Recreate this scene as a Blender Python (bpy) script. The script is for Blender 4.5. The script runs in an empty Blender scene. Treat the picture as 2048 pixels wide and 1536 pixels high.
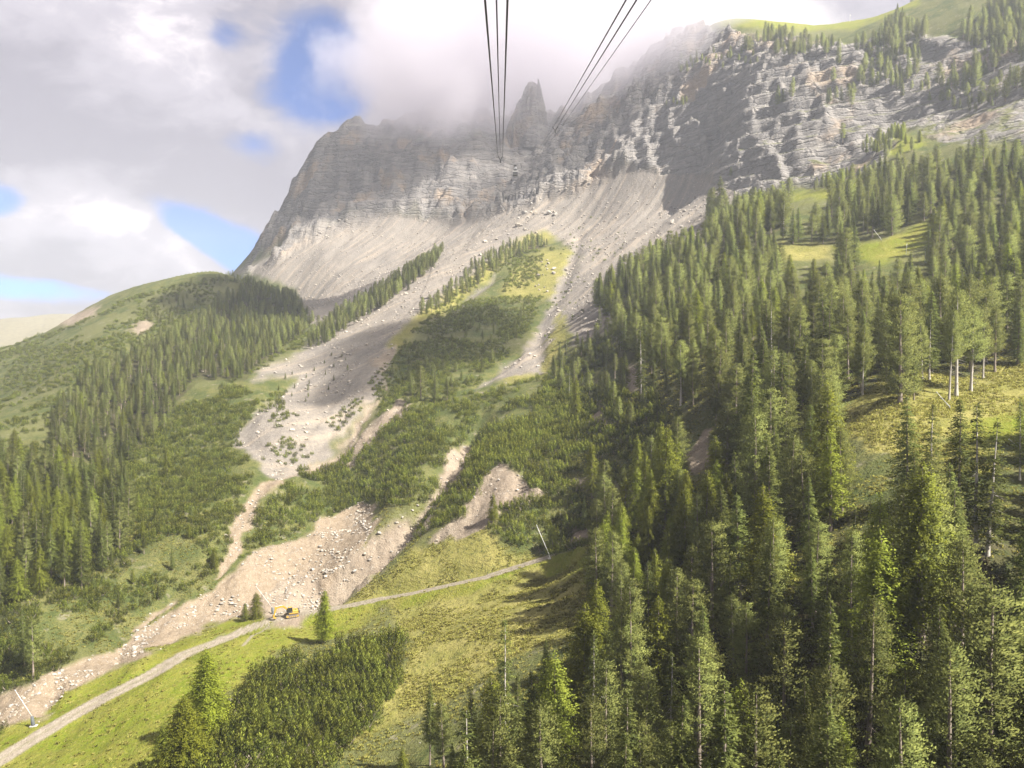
import bpy, bmesh, math, random
import numpy as np
from mathutils import Vector, Matrix
R = math.radians
rng = np.random.default_rng(7)
random.seed(7)
scene = bpy.context.scene
COL = scene.collection

# ------------------------------------------------------------------ camera
FPX, PITCH = 1577.0, R(-1.74)          # focal length in pixels of a 2048 px wide picture
cam_d = bpy.data.cameras.new('camera')
cam_d.sensor_width = 36.0
cam_d.lens = 36.0 * FPX / 2048.0
cam_d.clip_start, cam_d.clip_end = 0.5, 20000
cam = bpy.data.objects.new('camera', cam_d)
cam.location = (0, 0, 0)
cam.rotation_euler = (R(90) + PITCH, 0, 0)
COL.objects.link(cam)
scene.camera = cam

# ------------------------------------------------------------------ sun, sky
SUN_AZ, SUN_EL = R(121), R(47)          # clockwise from straight ahead (+Y)
sun_dir = Vector((math.sin(SUN_AZ)*math.cos(SUN_EL), math.cos(SUN_AZ)*math.cos(SUN_EL), math.sin(SUN_EL)))
sd = bpy.data.lights.new('sun', 'SUN')
sd.energy, sd.angle, sd.color = 5.0, R(0.5), (1.0, 0.95, 0.86)
sun = bpy.data.objects.new('sun', sd)
sun.rotation_euler = (-sun_dir).to_track_quat('-Z', 'Y').to_euler()
sun.location = sun_dir * 3000
COL.objects.link(sun)

class NT:
    """Small helper for writing node trees."""
    def __init__(s, tree):
        s.t, s.n, s.l = tree, tree.nodes, tree.links
        s.n.clear()
    def add(s, typ, **kw):
        n = s.n.new(typ)
        for k, v in kw.items(): setattr(n, k, v)
        return n
    def put(s, sock, v):
        if hasattr(v, 'is_linked'): s.l.new(v, sock)
        elif v is not None: sock.default_value = v
    def math(s, op, a, b=None, c=None, clamp=False):
        n = s.add('ShaderNodeMath', operation=op, use_clamp=clamp)
        s.put(n.inputs[0], a); s.put(n.inputs[1], b); s.put(n.inputs[2], c)
        return n.outputs[0]
    def vmath(s, op, a, b=None, out=0):
        n = s.add('ShaderNodeVectorMath', operation=op)
        s.put(n.inputs[0], a); s.put(n.inputs[1], b)
        return n.outputs[out]
    def noise(s, vec, scale, detail=4, rough=.5, dist=0., out=0):
        n = s.add('ShaderNodeTexNoise'); s.put(n.inputs['Vector'], vec)
        n.inputs['Scale'].default_value, n.inputs['Detail'].default_value = scale, detail
        n.inputs['Roughness'].default_value, n.inputs['Distortion'].default_value = rough, dist
        return n.outputs[out]
    def ramp(s, v, a, b, lo=0., hi=1., smooth=True):
        n = s.add('ShaderNodeMapRange', interpolation_type='SMOOTHSTEP' if smooth else 'LINEAR')
        for i, x in enumerate((v, a, b, lo, hi)): s.put(n.inputs[i], x)
        return n.outputs[0]
    def mix(s, f, a, b, mode='MIX'):
        n = s.add('ShaderNodeMix', data_type='RGBA', blend_type=mode)
        s.put(n.inputs[0], f)
        s.put(n.inputs[6], a if hasattr(a, 'is_linked') else (*a, 1)); s.put(n.inputs[7], b if hasattr(b, 'is_linked') else (*b, 1))
        return n.outputs[2]
    def attr(s, name):
        return s.add('ShaderNodeAttribute', attribute_name=name)

def pix_ray(u, v):
    """Slope of the sight line through a pixel: x per metre ahead, z per metre ahead."""
    cz, cx = -(v - 768.0)/FPX, (u - 1024.0)/FPX
    c, s = math.cos(PITCH), math.sin(PITCH)
    dy, dz = c - s*cz, s + c*cz
    return cx/dy, dz/dy
def proj(x, y, z):
    c, s = math.cos(PITCH), math.sin(PITCH)
    f = y*c + z*s; up = -y*s + z*c
    return 1024 + FPX*x/f, 768 - FPX*up/f

world = bpy.data.worlds.new('World'); scene.world = world; world.use_nodes = True
N = NT(world.node_tree)
sky = N.add('ShaderNodeTexSky', sky_type='NISHITA', sun_disc=False)
sky.sun_elevation, sky.sun_rotation, sky.altitude, sky.air_density, sky.dust_density, sky.ozone_density = SUN_EL, SUN_AZ, 3000, .75, 0.05, 3.0
dirv = N.add('ShaderNodeTexCoord').outputs['Generated']
dirv = N.vmath('NORMALIZE', dirv)
def blob(u, v, su, sv, tilt=0.):
    """A soft patch of the sky dome round one direction; su, sv in degrees."""
    X, S = pix_ray(u, v)
    d = Vector((X, 1, S)).normalized()
    r = d.cross(Vector((0, 0, 1))).normalized(); t = r.cross(d)
    ca, sa = math.cos(R(tilt)), math.sin(R(tilt))
    r, t = r*ca + t*sa, t*ca - r*sa
    dl = N.vmath('SUBTRACT', dirv, tuple(d))
    a = N.vmath('DOT_PRODUCT', dl, tuple(r/R(su)), 1); b = N.vmath('DOT_PRODUCT', dl, tuple(t/R(sv)), 1)
    q = N.math('ADD', N.math('MULTIPLY', a, a), N.math('MULTIPLY', b, b))
    return N.math('POWER', 2.718, N.math('MULTIPLY', q, -1.0))
def total(items):
    acc = None
    for o, w in items:
        m = N.math('MULTIPLY', o, w)
        acc = m if acc is None else N.math('ADD', acc, m)
    return acc
stretch = N.vmath('MULTIPLY', dirv, (1, 1, 1.7))
warp = N.noise(stretch, 3.0, 5, .55, out=1)
wv = N.vmath('ADD', stretch, N.vmath('MULTIPLY', N.vmath('SUBTRACT', warp, (.5, .5, .5)), (.30, .30, .22)))
puff = N.noise(wv, 5.0, 9, .56)
fine = N.noise(wv, 17.0, 7, .60)
base = N.math('ADD', N.math('MULTIPLY', puff, .66), N.math('MULTIPLY', fine, .34))
holes = total([(blob(640, 150, 3.0, 2.7, -20), .50), (blob(660, 60, 2.3, 1.8), .20), (blob(690, 165, 1.9, 1.3), .4), (blob(445, 75, 1.2, .9), .22), (blob(15, 412, 2.3, 1.5), .50), (blob(505, 290, 1.8, 1.2), .18),
               (blob(410, 470, 3.4, 1.3, -25), .60), (blob(500, 515, 2.0, 1.6, -20), .45), (blob(40, 575, 9., 1.0), .34),
               (blob(150, 470, 4.4, 2.6), -.5), (blob(250, 505, 4.6, 1.8, -18), -.6)])
holes = N.math('MULTIPLY', holes, N.ramp(fine, .25, .70, .75, 1.25))
cover = N.ramp(N.math('SUBTRACT', N.math('ADD', base, .205), holes), .37, .61)
# light and grey parts of the cloud deck
bright = total([(blob(275, -20, 5.0, 4.5), .60), (blob(140, 425, 5.0, 2.0, 8), .55), (blob(300, 470, 4.0, 1.6, -25), .45), (blob(590, 240, 2.4, 2.2), .25), (blob(1000, 60, 9., 4.), -.22),
                (blob(1480, 0, 5, 2.2), .38), (blob(40, 240, 5, 3.2), -.30), (blob(300, 330, 7, 2.0, -8), -.26), (blob(480, 400, 5, 2.2), -.16), (blob(740, 30, 4, 3), -.10), (blob(120, 560, 9, 1.2), -.06)])
shade = N.math('ADD', N.math('ADD', N.math('MULTIPLY', N.math('SUBTRACT', base, .5), 2.7), bright), .26, clamp=True)
ccol = N.mix(N.ramp(shade, .0, .55), (.106, .098, .115), (.166, .154, .172))
ccol = N.mix(N.ramp(shade, .50, 1.0), ccol, (.345, .315, .318))
b_sky = N.add('ShaderNodeBackground'); N.l.new(N.mix(1.0, sky.outputs[0], (.42, .66, 1.0), 'MULTIPLY'), b_sky.inputs[0]); b_sky.inputs[1].default_value = .05
b_cl = N.add('ShaderNodeBackground'); N.l.new(ccol, b_cl.inputs[0]); b_cl.inputs[1].default_value = 1.0
ms = N.add('ShaderNodeMixShader'); N.l.new(cover, ms.inputs[0]); N.l.new(b_sky.outputs[0], ms.inputs[1]); N.l.new(b_cl.outputs[0], ms.inputs[2])
N.l.new(ms.outputs[0], N.add('ShaderNodeOutputWorld').inputs[0])

scene.view_settings.view_transform = 'Standard'; scene.view_settings.look = 'None'
scene.view_settings.gamma = 1.0; scene.view_settings.use_curve_mapping = False
scene.view_settings.exposure = 2.0
scene.render.engine = 'CYCLES'
cy = scene.cycles
cy.use_denoising = True
cy.max_bounces, cy.diffuse_bounces, cy.glossy_bounces, cy.transmission_bounces, cy.volume_bounces, cy.transparent_max_bounces = 8, 4, 1, 4, 3, 8
cy.caustics_reflective = cy.caustics_refractive = False
cy.sample_clamp_indirect = 4.0
cy.volume_step_rate, cy.volume_max_steps = 1.0, 256
# ------------------------------------------------------------------ noise
def _hash(ix, iy, seed):
    h = (ix.astype(np.int64)*374761393 + iy.astype(np.int64)*668265263 + seed*1442695041) & 0xFFFFFFFF
    h = ((h ^ (h >> 13))*1274126177) & 0xFFFFFFFF
    return ((h ^ (h >> 16)) & 0xFFFF).astype(np.float32)/65535.0
def vnoise(x, y, seed=0):
    x0, y0 = np.floor(x), np.floor(y)
    fx, fy = (x - x0).astype(np.float32), (y - y0).astype(np.float32)
    ix, iy = x0.astype(np.int64), y0.astype(np.int64)
    sx, sy = fx*fx*fx*(fx*(fx*6-15)+10), fy*fy*fy*(fy*(fy*6-15)+10)
    a, b = _hash(ix, iy, seed), _hash(ix+1, iy, seed)
    c, d = _hash(ix, iy+1, seed), _hash(ix+1, iy+1, seed)
    return (a + (b-a)*sx)*(1-sy) + (c + (d-c)*sx)*sy - .5
def fbm(x, y, octv=4, seed=0, gain=.5):
    out, amp = 0, 1.0
    for i in range(octv):
        c, s = math.cos(i*1.1), math.sin(i*1.1)
        out = out + amp*vnoise((x*c - y*s)*2**i + 17*i, (x*s + y*c)*2**i - 9*i, seed + i)
        amp *= gain
    return out
def smooth(a, b, x):
    t = np.clip((x-a)/(b-a), 0, 1)
    return t*t*(3-2*t)

# ------------------------------------------------------------------ the lie of the land: pixel u, v and distance ahead in metres
CP = [
 # meadow, road, spur in the foreground
 (0,1520,178),(100,1460,190),(300,1340,215),(430,1280,235),(520,1250,252),(620,1235,262),(760,1195,258),(900,1160,250),(1040,1135,245),(1165,1112,238),
 (410,1470,165),(250,1500,170),(560,1400,190),(700,1340,195),(800,1280,215),(650,1500,160),(800,1400,178),(900,1300,195),(1000,1230,205),(1100,1180,215),
 (900,1480,150),(1050,1400,150),(1000,1560,130),(700,1700,125),(300,1750,120),(-100,1750,130),(1150,1300,165),
 (-150,1580,170),(-400,1650,165),(-300,1480,200),(-100,1400,225),
 # right slope, near
 (1300,1490,124),(1450,1480,112),(1640,1494,110),(1960,1470,98),(1830,1265,104),(2048,1300,106),(1400,1250,150),(1600,1240,128),(1500,1020,178),(1700,1010,150),
 (1240,1330,150),(1300,1180,180),(1250,1010,238),(1180,1105,228),(1390,890,225),(1280,770,300),(1420,760,255),(1600,860,205),(1700,850,192),(1780,800,196),(1910,780,204),(2000,860,168),(1900,930,155),(2040,740,215),(2048,1000,132),
 (1900,1700,80),(1400,1750,88),(2300,1500,82),(2400,1100,125),(2500,800,185),(2500,500,320),(2500,250,420),(2300,380,330),(2400,0,500),(2800,700,190),(2800,1300,90),
 (1500,500,430),(1800,490,385),(1660,510,400),(2040,450,370),(1600,650,310),(1900,620,285),(1350,620,380),(1450,560,400),(1750,560,340),(1500,640,330),
 (1420,430,640),(1400,480,560),(1300,540,520),(1220,600,480),(1200,680,430),(1600,395,560),(1750,370,500),(1900,320,470),(2048,300,430),
 # central slope
 (1000,950,290),(1000,1050,262),(900,1080,268),(1100,1060,258),(1100,850,345),(1180,820,340),(800,1130,268),(950,880,345),(900,1000,290),(1050,780,400),
 (700,1120,288),(620,1170,290),(540,1190,282),(420,1210,275),(300,1270,250),(150,1340,222),(60,1420,200),(640,1080,318),(700,1030,345),(760,1010,335),
 (780,860,395),(700,900,400),(640,940,385),(600,1000,345),(560,930,370),(500,1000,332),(480,1100,298),(520,1060,315),(800,960,335),(850,880,372),(880,800,425),(770,790,450),
 (700,700,560),(640,800,470),(580,860,410),(520,800,445),(600,720,545),(800,600,690),(760,670,590),(930,500,860),(1040,440,950),(1080,405,990),(850,560,740),
 (870,680,565),(820,720,520),(960,580,710),(1040,500,830),(1140,500,790),(1110,650,560),(1090,740,445),(1150,580,640),(1000,690,520),(1180,450,880),(1250,420,850),
 # left slope and hill
 (100,1150,262),(30,1250,236),(200,1100,290),(300,1000,340),(300,1130,285),(400,1100,292),(300,860,430),(400,920,390),(100,900,390),(0,1000,330),(-100,1100,280),(-300,1100,290),
 (200,700,590),(330,720,560),(450,700,600),(420,620,720),(500,570,840),(560,600,800),(600,650,720),(440,545,880),(350,565,900),(250,585,920),(130,645,950),(60,690,920),(0,700,900),(0,800,600),
 (-200,720,900),(-200,850,520),(-500,740,900),(-500,900,500),(-700,1100,300),
 (430,640,1120),(250,690,1200),(60,720,1300),(-200,760,1250),(560,640,1000),
 (60,627,3000),(0,632,3000),(130,630,3000),(-300,610,3000),(-700,600,3000),(300,640,3000),(60,700,2000),(-400,720,2000),
 # scree and cliffs
 (620,610,920),(700,560,980),(640,520,1060),(540,545,1080),(800,500,1050),(720,450,1140),(640,475,1150),(820,440,1120),(920,440,1090),(1000,410,1080),(1150,380,980),(1250,345,930),(1330,330,880),(1400,350,830),
 (1440,395,720),(1350,430,740),(1320,480,660),(1480,385,690),(1600,370,640),(1700,350,590),(1750,320,580),(1850,300,530),(1800,270,570),(2048,285,450),
 (510,532,1180),(560,490,1230),(600,412,1270),(620,370,1285),(640,320,1300),(660,287,1320),(700,265,1350),(760,262,1370),(900,215,1450),(900,320,1200),(780,350,1210),(700,370,1240),(820,260,1360),
 (1000,330,1180),(1000,240,1420),(1080,235,1420),(1150,215,1300),(1100,290,1180),(1150,240,1180),(1250,200,1100),(1300,120,1100),(1400,90,1000),(1300,250,960),(1400,250,860),(1500,200,790),(1500,120,850),(1480,290,760),(1600,280,690),(1640,180,740),
 (1500,46,960),(1420,55,1010),(1600,75,870),(1700,42,900),(1760,30,880),(1830,0,850),(1720,150,720),(1800,185,680),(1900,200,630),(1900,100,680),(2048,180,560),(2048,60,640),(2048,-40,720),(1930,-30,780),(2200,-80,700),(2300,100,540),
 (1900,250,590),
 # behind the crests
 (1420,85,1150),(1500,85,1120),(1600,85,1080),(1700,85,1060),(1760,70,1040),(1830,40,1000),(1930,0,950),(1600,130,1300),(1800,110,1300),
 (500,640,1700),(660,560,1800),(800,450,1900),(1000,350,2000),(1300,250,2000),(1500,150,1500),(1700,120,1500),(2048,60,1500),(2500,-50,1400),
 (500,640,4500),(1000,500,4500),(1500,400,4500),(2300,350,4500),(0,690,4500),(-600,690,4500),(2700,300,3000),(1500,250,3000),(900,400,3000),
]
KL = 1.15
cp = []
for u, v, d in CP:
    X, S = pix_ray(u, v); cp.append((X, S, math.log(d)))
cp = np.array(cp)
def _phi(r2): return .5*r2*np.log(r2 + 1e-12)
def tps_fit(P, val, lam):
    n = len(P); K = _phi(((P[:, None]-P[None])**2).sum(-1)) + lam*np.eye(n)
    Q = np.c_[np.ones(n), P]; A = np.zeros((n+3, n+3)); A[:n, :n] = K; A[:n, n:] = Q; A[n:, :n] = Q.T
    w = np.linalg.solve(A, np.r_[val, 0, 0, 0])
    return lambda T: sum(_phi(((T-P[i])**2).sum(-1))*w[i] for i in range(n)) + w[n] + T[..., 0]*w[n+1] + T[..., 1]*w[n+2]
tps = tps_fit(np.c_[cp[:, 0]*1.6, cp[:, 2]*KL], cp[:, 1], 2e-4)
# coarse grid of the macro surface
GX = np.linspace(-1.25, 1.45, 271); GL = np.linspace(math.log(18), math.log(5200), 420)
gx, gl = np.meshgrid(GX, GL, indexing='ij')
GS = tps(np.stack([gx*1.6, gl*KL], -1))
# near the camera the ground keeps well below the cabin
GS = np.minimum(GS, -.12 - 12.0/np.exp(gl)*smooth(math.log(200), math.log(60), gl) + 2*smooth(math.log(110), math.log(260), gl))

def interp2(G, X, L):
    i = np.clip((X-GX[0])/(GX[1]-GX[0]), 0, len(GX)-1.001); j = np.clip((L-GL[0])/(GL[1]-GL[0]), 0, len(GL)-1.001)
    i0, j0 = i.astype(int), j.astype(int); fi, fj = i-i0, j-j0
    return (G[i0, j0]*(1-fi) + G[i0+1, j0]*fi)*(1-fj) + (G[i0, j0+1]*(1-fi) + G[i0+1, j0+1]*fi)*fj
def unproject_macro(u, v):
    X, S = pix_ray(u, v)
    i = np.clip((X-GX[0])/(GX[1]-GX[0]), 0, len(GX)-1.001); i0 = int(i); f = i-i0
    s = GS[i0]*(1-f) + GS[i0+1]*f
    k = np.where((s[1:] >= S) & (np.exp(GL[1:]) > 60))[0]
    if not len(k): return None
    k = k[0]; t = np.clip((S-s[k])/(s[k+1]-s[k]+1e-9), 0, 1)
    y = math.exp(GL[k] + t*(GL[k+1]-GL[k]))
    return X*y, y, S*y

# ------------------------------------------------------------------ one grid: columns by bearing, rows closer where the slope faces the cabin
NC_IN, NR = 760, 860
cols = np.r_[np.linspace(-1.2, -.76, 50)[:-1], np.linspace(-.76, .76, NC_IN), np.linspace(.76, 1.4, 60)[1:]]
NC = len(cols)
LF = np.linspace(math.log(20), math.log(3700), 900)
SF = interp2(GS, cols[:, None] + 0*LF[None], LF[None] + 0*cols[:, None])
dens = np.maximum(np.diff(SF, axis=1), 0)*FPX + np.diff(LF)[None]*70 + .08
k = np.exp(-.5*(np.arange(-25, 26)/10.)**2); k /= k.sum()
dens = np.apply_along_axis(lambda c: np.convolve(np.pad(c, 25, mode='edge'), k, 'valid'), 0, dens)
dens *= np.where(LF[1:] > math.log(1700), .35, 1.0)[None]
cum = np.c_[np.zeros(NC), np.cumsum(dens, 1)]
GLrow = np.empty((NC, NR))
for i in range(NC):
    GLrow[i] = np.interp(np.linspace(0, cum[i, -1], NR), cum[i], LF)
TX = cols[:, None] + 0*GLrow
TY = np.exp(GLrow); TXX = TX*TY
TS = interp2(GS, TX, GLrow)
TZ = TS*TY
PU, PV = proj(TXX, TY, TZ)               # where each ground point lies on the plan I drew the land cover on
visible = TS >= np.maximum.accumulate(TS, 1) - .004
# ------------------------------------------------------------------ carving: gullies, channels and the road, all in plan metres
def plan(pts):
    out = [unproject_macro(u, v) for u, v in pts]
    return np.array([p for p in out if p is not None])
def line_dist(px, py, P):
    """Distance in plan to a polyline, and the height of the nearest spot on it."""
    best = np.full(px.shape, 1e9, np.float32); h = np.zeros(px.shape, np.float32)
    for a, b in zip(P[:-1], P[1:]):
        d = b[:2]-a[:2]; L2 = (d**2).sum() + 1e-9
        t = np.clip(((px-a[0])*d[0] + (py-a[1])*d[1])/L2, 0, 1)
        q = np.hypot(px-(a[0]+t*d[0]), py-(a[1]+t*d[1]))
        m = q < best
        best = np.where(m, q, best); h = np.where(m, a[2] + t*(b[2]-a[2]), h)
    return best, h
def near_box(P, pad):
    return (TXX > P[:, 0].min()-pad) & (TXX < P[:, 0].max()+pad) & (TY > P[:, 1].min()-pad) & (TY < P[:, 1].max()+pad)
def carve(pts, width, depth, power=1.5, wob=.35):
    P = plan(pts); m = near_box(P, width*2)
    d, _ = line_dist(TXX[m], TY[m], P)
    d = d*(1 + wob*fbm(TXX[m]/9., TY[m]/9., 3, 5))
    TZ[m] += -depth*np.exp(-(d/(width*.5))**(2*power/1.5))
HEIGHT0 = TZ.copy()
# erosion gullies on the spur above the digger
carve([(640,1195),(700,1135),(760,1085),(830,1010),(890,930),(935,870),(950,840)], 17, 11)
carve([(690,1185),(760,1120),(850,1050),(930,990)], 7, 2.5)
carve([(1045,985),(1060,940),(1075,900)], 8, 1.8)
carve([(980,960),(960,1010),(930,1060)], 8, 1.5); carve([(1010,1000),(1000,1050)], 6, 1.0)
carve([(630,930),(700,865),(760,790),(800,740)], 22, 6)
carve([(700,905),(780,830),(815,795)], 9, 3)
# the stream bed down to the debris cone
BED = [(440,1143),(470,1105),(480,1060),(500,1000),(535,960),(560,935),(520,900),(490,880),(495,850),(520,820),(560,790),(620,750),(690,700)]
carve(BED, 9, 1.6); carve([(560,935),(600,905),(640,880),(690,830)], 14, 3)
carve([(1085,740),(1075,680),(1090,630),(1115,600),(1130,560),(1150,505),(1160,470)], 12, 3)
carve([(960,770),(1000,740),(1060,690),(1085,670)], 8, 1.5)
carve([(870,640),(930,590),(985,555)], 14, 5); carve([(1180,660),(1215,610),(1240,580)], 18, 4)
carve([(1400,935),(1395,890),(1400,850)], 12, 2.5); carve([(1265,1010),(1240,990)], 7, 1.2)
carve([(235,1320),(240,1290),(245,1262),(290,1225),(340,1195)], 6, 1.8)
carve([(88,1415),(98,1395),(108,1375)], 6, 2.2)
for a, b in (((760,520),(640,610)),((860,470),(700,560)),((700,470),(600,560)),((940,470),(880,520)),((1280,390),(1180,470)),((1350,420),(1230,520)),((1380,460),(1260,540)),((900,450),(800,520))):
    carve([a, ((a[0]+b[0])/2+8, (a[1]+b[1])/2+4), b], 14, 2.0, wob=.6)
# waste ground round the digger dug flat
ROAD = [(-330,1720),(-150,1610),(0,1520),(100,1460),(200,1400),(300,1340),(370,1303),(440,1276),(520,1252),(600,1243),(680,1228),(760,1200),(830,1183),(900,1167),(970,1150),(1040,1135),(1110,1122),(1170,1108),(1230,1085),(1290,1060)]
RP = plan(ROAD)
# even the road's own gradient
for _ in range(6): RP[1:-1, 2] = (RP[:-2, 2] + 2*RP[1:-1, 2] + RP[2:, 2])/4
m = near_box(RP, 30)
rd, rh = line_dist(TXX[m], TY[m], RP)
w = smooth(7.5, 2.6, rd)
TZ[m] = TZ[m]*(1-w) + rh*w
ROAD_D = np.full(TZ.shape, 99., np.float32); ROAD_D[m] = rd
# the spoil heap under the digger
p = unproject_macro(573, 1240); q = ((TXX-p[0])/6.)**2 + ((TY-p[1])/4.)**2; HEAP = np.exp(-np.clip(q, 0, 50)**1.2); TZ += 1.3*HEAP

# ------------------------------------------------------------------ land cover
def poly_mask(poly, soft=6., mpx=True, jit=1.0):
    P = np.array(poly, float)
    u, v = JU*jit + PU, JV*jit + PV
    box = (u > P[:, 0].min()-30) & (u < P[:, 0].max()+30) & (v > P[:, 1].min()-30) & (v < P[:, 1].max()+30) & (TY < 1600)
    out = np.zeros(PU.shape, np.float32)
    u, v = u[box], v[box]
    inside = np.zeros(u.shape, bool); dist = np.full(u.shape, 1e9)
    for (ax, ay), (bx, by) in zip(P, np.roll(P, -1, 0)):
        c = ((ay > v) != (by > v)) & (u < (bx-ax)*(v-ay)/(by-ay+1e-12)+ax)
        inside ^= c
        dx, dy = bx-ax, by-ay; t = np.clip(((u-ax)*dx+(v-ay)*dy)/(dx*dx+dy*dy+1e-9), 0, 1)
        dist = np.minimum(dist, np.hypot(u-ax-t*dx, v-ay-t*dy))
    out[box] = smooth(-soft, soft, np.where(inside, dist, -dist))
    return out
amp = np.clip(4.5*FPX/TY, 4, 40)
JU = amp*fbm(TXX/14., TY/14., 4, 31)*1.3; JV = amp*fbm(TXX/14., TY/14., 4, 47)*.9
PUs, PVs = PU, PV
Z = {}
Z['rock'] = np.maximum.reduce([poly_mask(p, 6) for p in (
    [(480,545),(560,490),(600,400),(640,320),(655,270),(700,230),(900,100),(1100,60),(1300,20),(1420,62),(1560,78),(1700,95),(1830,70),(2100,110),(2100,290),(1900,285),(1800,250),(1760,345),(1600,378),(1480,388),(1400,347),(1250,338),(1150,385),(1080,402),(1000,425),(920,445),(830,432),(740,432),(680,450),(640,480),(600,495),(560,520)],
    [(2040,100),(2400,60),(2400,250),(2040,290)])])
Z['scree'] = np.maximum.reduce([poly_mask(p, 7) for p in (
    [(470,545),(560,500),(640,470),(740,425),(920,440),(1080,395),(1150,375),(1250,335),(1400,342),(1480,385),(1450,420),(1400,480),(1300,520),(1230,560),(1205,600),(1240,620),(1210,660),(1150,690),(1130,640),(1120,600),(1160,510),(1090,462),(1040,470),(960,500),(880,560),(800,640),(740,690),(700,720),(630,660),(615,620),(590,580),(520,552)],
    [(880,520),(1060,430),(1100,440),(1010,500),(930,560),(850,620),(770,690),(790,720),(760,760),(740,800),(690,850),(640,900),(590,945),(545,935),(500,905),(470,880),(490,850),(520,815),(560,790),(590,750),(500,760),(540,735),(640,680),(720,640),(800,585)],
    [(1120,560),(1145,500),(1165,500),(1140,580),(1125,620),(1090,690),(1085,745),(1060,745),(1000,760),(950,785),(1000,735),(1060,690)],
    [(860,640),(900,620),(960,570),(985,545),(975,575),(930,610),(880,650)],
    )])
Z['gully'] = np.maximum.reduce([poly_mask(p, 5) for p in (
    [(630,1195),(700,1105),(780,1040),(850,970),(900,900),(930,850),(960,840),(950,880),(920,960),(860,1040),(790,1090),(740,1140),(690,1185)],
    [(600,930),(680,870),(740,800),(780,760),(740,720),(790,690),(760,790),(700,870),(640,930)],
    [(680,930),(720,850),(790,795),(812,800),(795,835),(740,890),(690,935)],
    [(515,1228),(548,1180),(600,1150),(650,1165),(655,1225),(600,1246),(540,1246)],
    [(930,1010),(960,960),(1010,920),(1060,950),(1090,990),(1040,1020),(990,1010),(930,1060)],
    [(1150,960),(1200,950),(1290,990),(1290,1015),(1220,1010)], [(1380,930),(1370,900),(1400,845),(1425,850),(1415,930)], [(1250,775),(1250,740),(1290,735),(1300,770)], [(1180,850),(1190,800),(1215,810),(1215,860)],
    [(1160,1080),(1180,1040),(1200,1050),(1175,1100)], [(850,1085),(950,1010),(1000,1020),(960,1060),(900,1080)],
    [(100,655),(150,625),(200,612),(190,630),(140,650)], [(250,665),(290,640),(310,650),(280,672)])])
Z['debris'] = np.maximum.reduce([poly_mask(p, 5) for p in (
    [(-300,1600),(-100,1430),(0,1405),(90,1345),(200,1305),(300,1245),(420,1175),(520,1105),(620,1055),(700,1018),(765,1008),(745,1060),(700,1125),(660,1185),(630,1232),(560,1245),(535,1222),(470,1232),(380,1262),(300,1302),(200,1350),(100,1405),(55,1450),(0,1465),(-100,1530)],
    [(430,1150),(460,1105),(468,1060),(490,1000),(535,955),(590,930),(565,960),(520,1000),(495,1060),(485,1105),(455,1140)],
    [(245,1262),(300,1215),(345,1190),(350,1200),(290,1240),(262,1270)])])
Z['grass'] = np.maximum.reduce([poly_mask(p, 6) for p in (
    [(-500,1750),(0,1462),(100,1408),(200,1352),(300,1304),(380,1264),(470,1234),(535,1224),(600,1246),(680,1205),(760,1165),(900,1165),(1040,1130),(1170,1095),(1190,1130),(1000,1160),(850,1210),(740,1240),(640,1280),(560,1310),(440,1380),(330,1480),(300,1600),(0,1900)],
    [(1660,500),(1760,480),(1860,445),(1850,500),(1760,525),(1680,520)], [(1580,200),(1600,170),(1700,145),(1690,180),(1620,200)], [(1560,395),(1640,375),(1680,380),(1600,405)],
    [(1880,860),(1960,810),(2100,780),(2100,860),(1960,880)], [(1420,48),(1560,60),(1700,60),(1840,10),(1840,-20),(1500,20)], [(1960,30),(2100,10),(2100,60),(2000,60)],
    [(1700,280),(1800,262),(1850,290),(1800,320),(1750,310)], [(1740,330),(1760,345),(1720,350),(1600,400),(1700,395)])])
Z['dry'] = np.maximum.reduce([poly_mask(p, 9) for p in (
    [(690,1195),(780,1120),(880,1085),(960,1060),(1000,1100),(1100,1110),(1060,1130),(900,1165),(760,1198),(700,1215)],
    [(780,1225),(1000,1158),(1180,1130),(1200,1200),(1050,1300),(900,1390),(700,1490),(560,1600),(600,1500),(740,1440),(800,1340),(805,1270)],
    [(1650,840),(1760,770),(1860,755),(2100,725),(2100,800),(1950,830),(1880,870),(2000,900),(2000,950),(1880,930),(1700,880)],
    [(1180,460),(1080,440),(1010,490),(940,540),(880,580),(800,650),(750,690),(770,720),(860,640),(960,560),(1040,500)],
    [(1080,660),(1130,610),(1140,580),(1130,700),(1090,750),(1000,770),(1050,720)], [(1030,540),(1090,500),(1150,500),(1120,590),(1050,600),(1000,590)],
    [(1540,490),(1660,495),(1660,515),(1540,510)])])
def speck(s, seed, octv=3): return fbm(TXX/s, TY/s, octv, seed)
macro_slope = np.gradient(TZ, axis=1)/np.maximum(np.gradient(TY, axis=1), 1e-3)
Z['road'] = smooth(2.9 + .5*speck(3, 3), 2.1, ROAD_D)*(1-.3*smooth(.75, .35, ROAD_D + .5*speck(4, 9)))
Z['rock'] = np.maximum(Z['rock'], smooth(1120, 1180, TY)*smooth(-.52, -.30, -np.abs(TX+.05))*(TY < 1700)*(TX > -.36))
Z['rock'] = Z['rock']*smooth(.28, .42, macro_slope + .15*speck(30, 77))
Z['debris'] = np.maximum(Z['debris'], smooth(.25, .5, HEAP))
for a, b in (((540,1254),(486,1292)),):
    Pq = plan([a, ((a[0]+b[0])/2-6, (a[1]+b[1])/2), b]); mq = near_box(Pq, 4); Z['road'][mq] = np.maximum(Z['road'][mq], .7*smooth(.7, .3, line_dist(TXX[mq], TY[mq], Pq)[0]))
for kx in ('scree', 'gully', 'debris', 'grass', 'dry'): Z[kx] = Z[kx]*(1-Z['road'])

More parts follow.
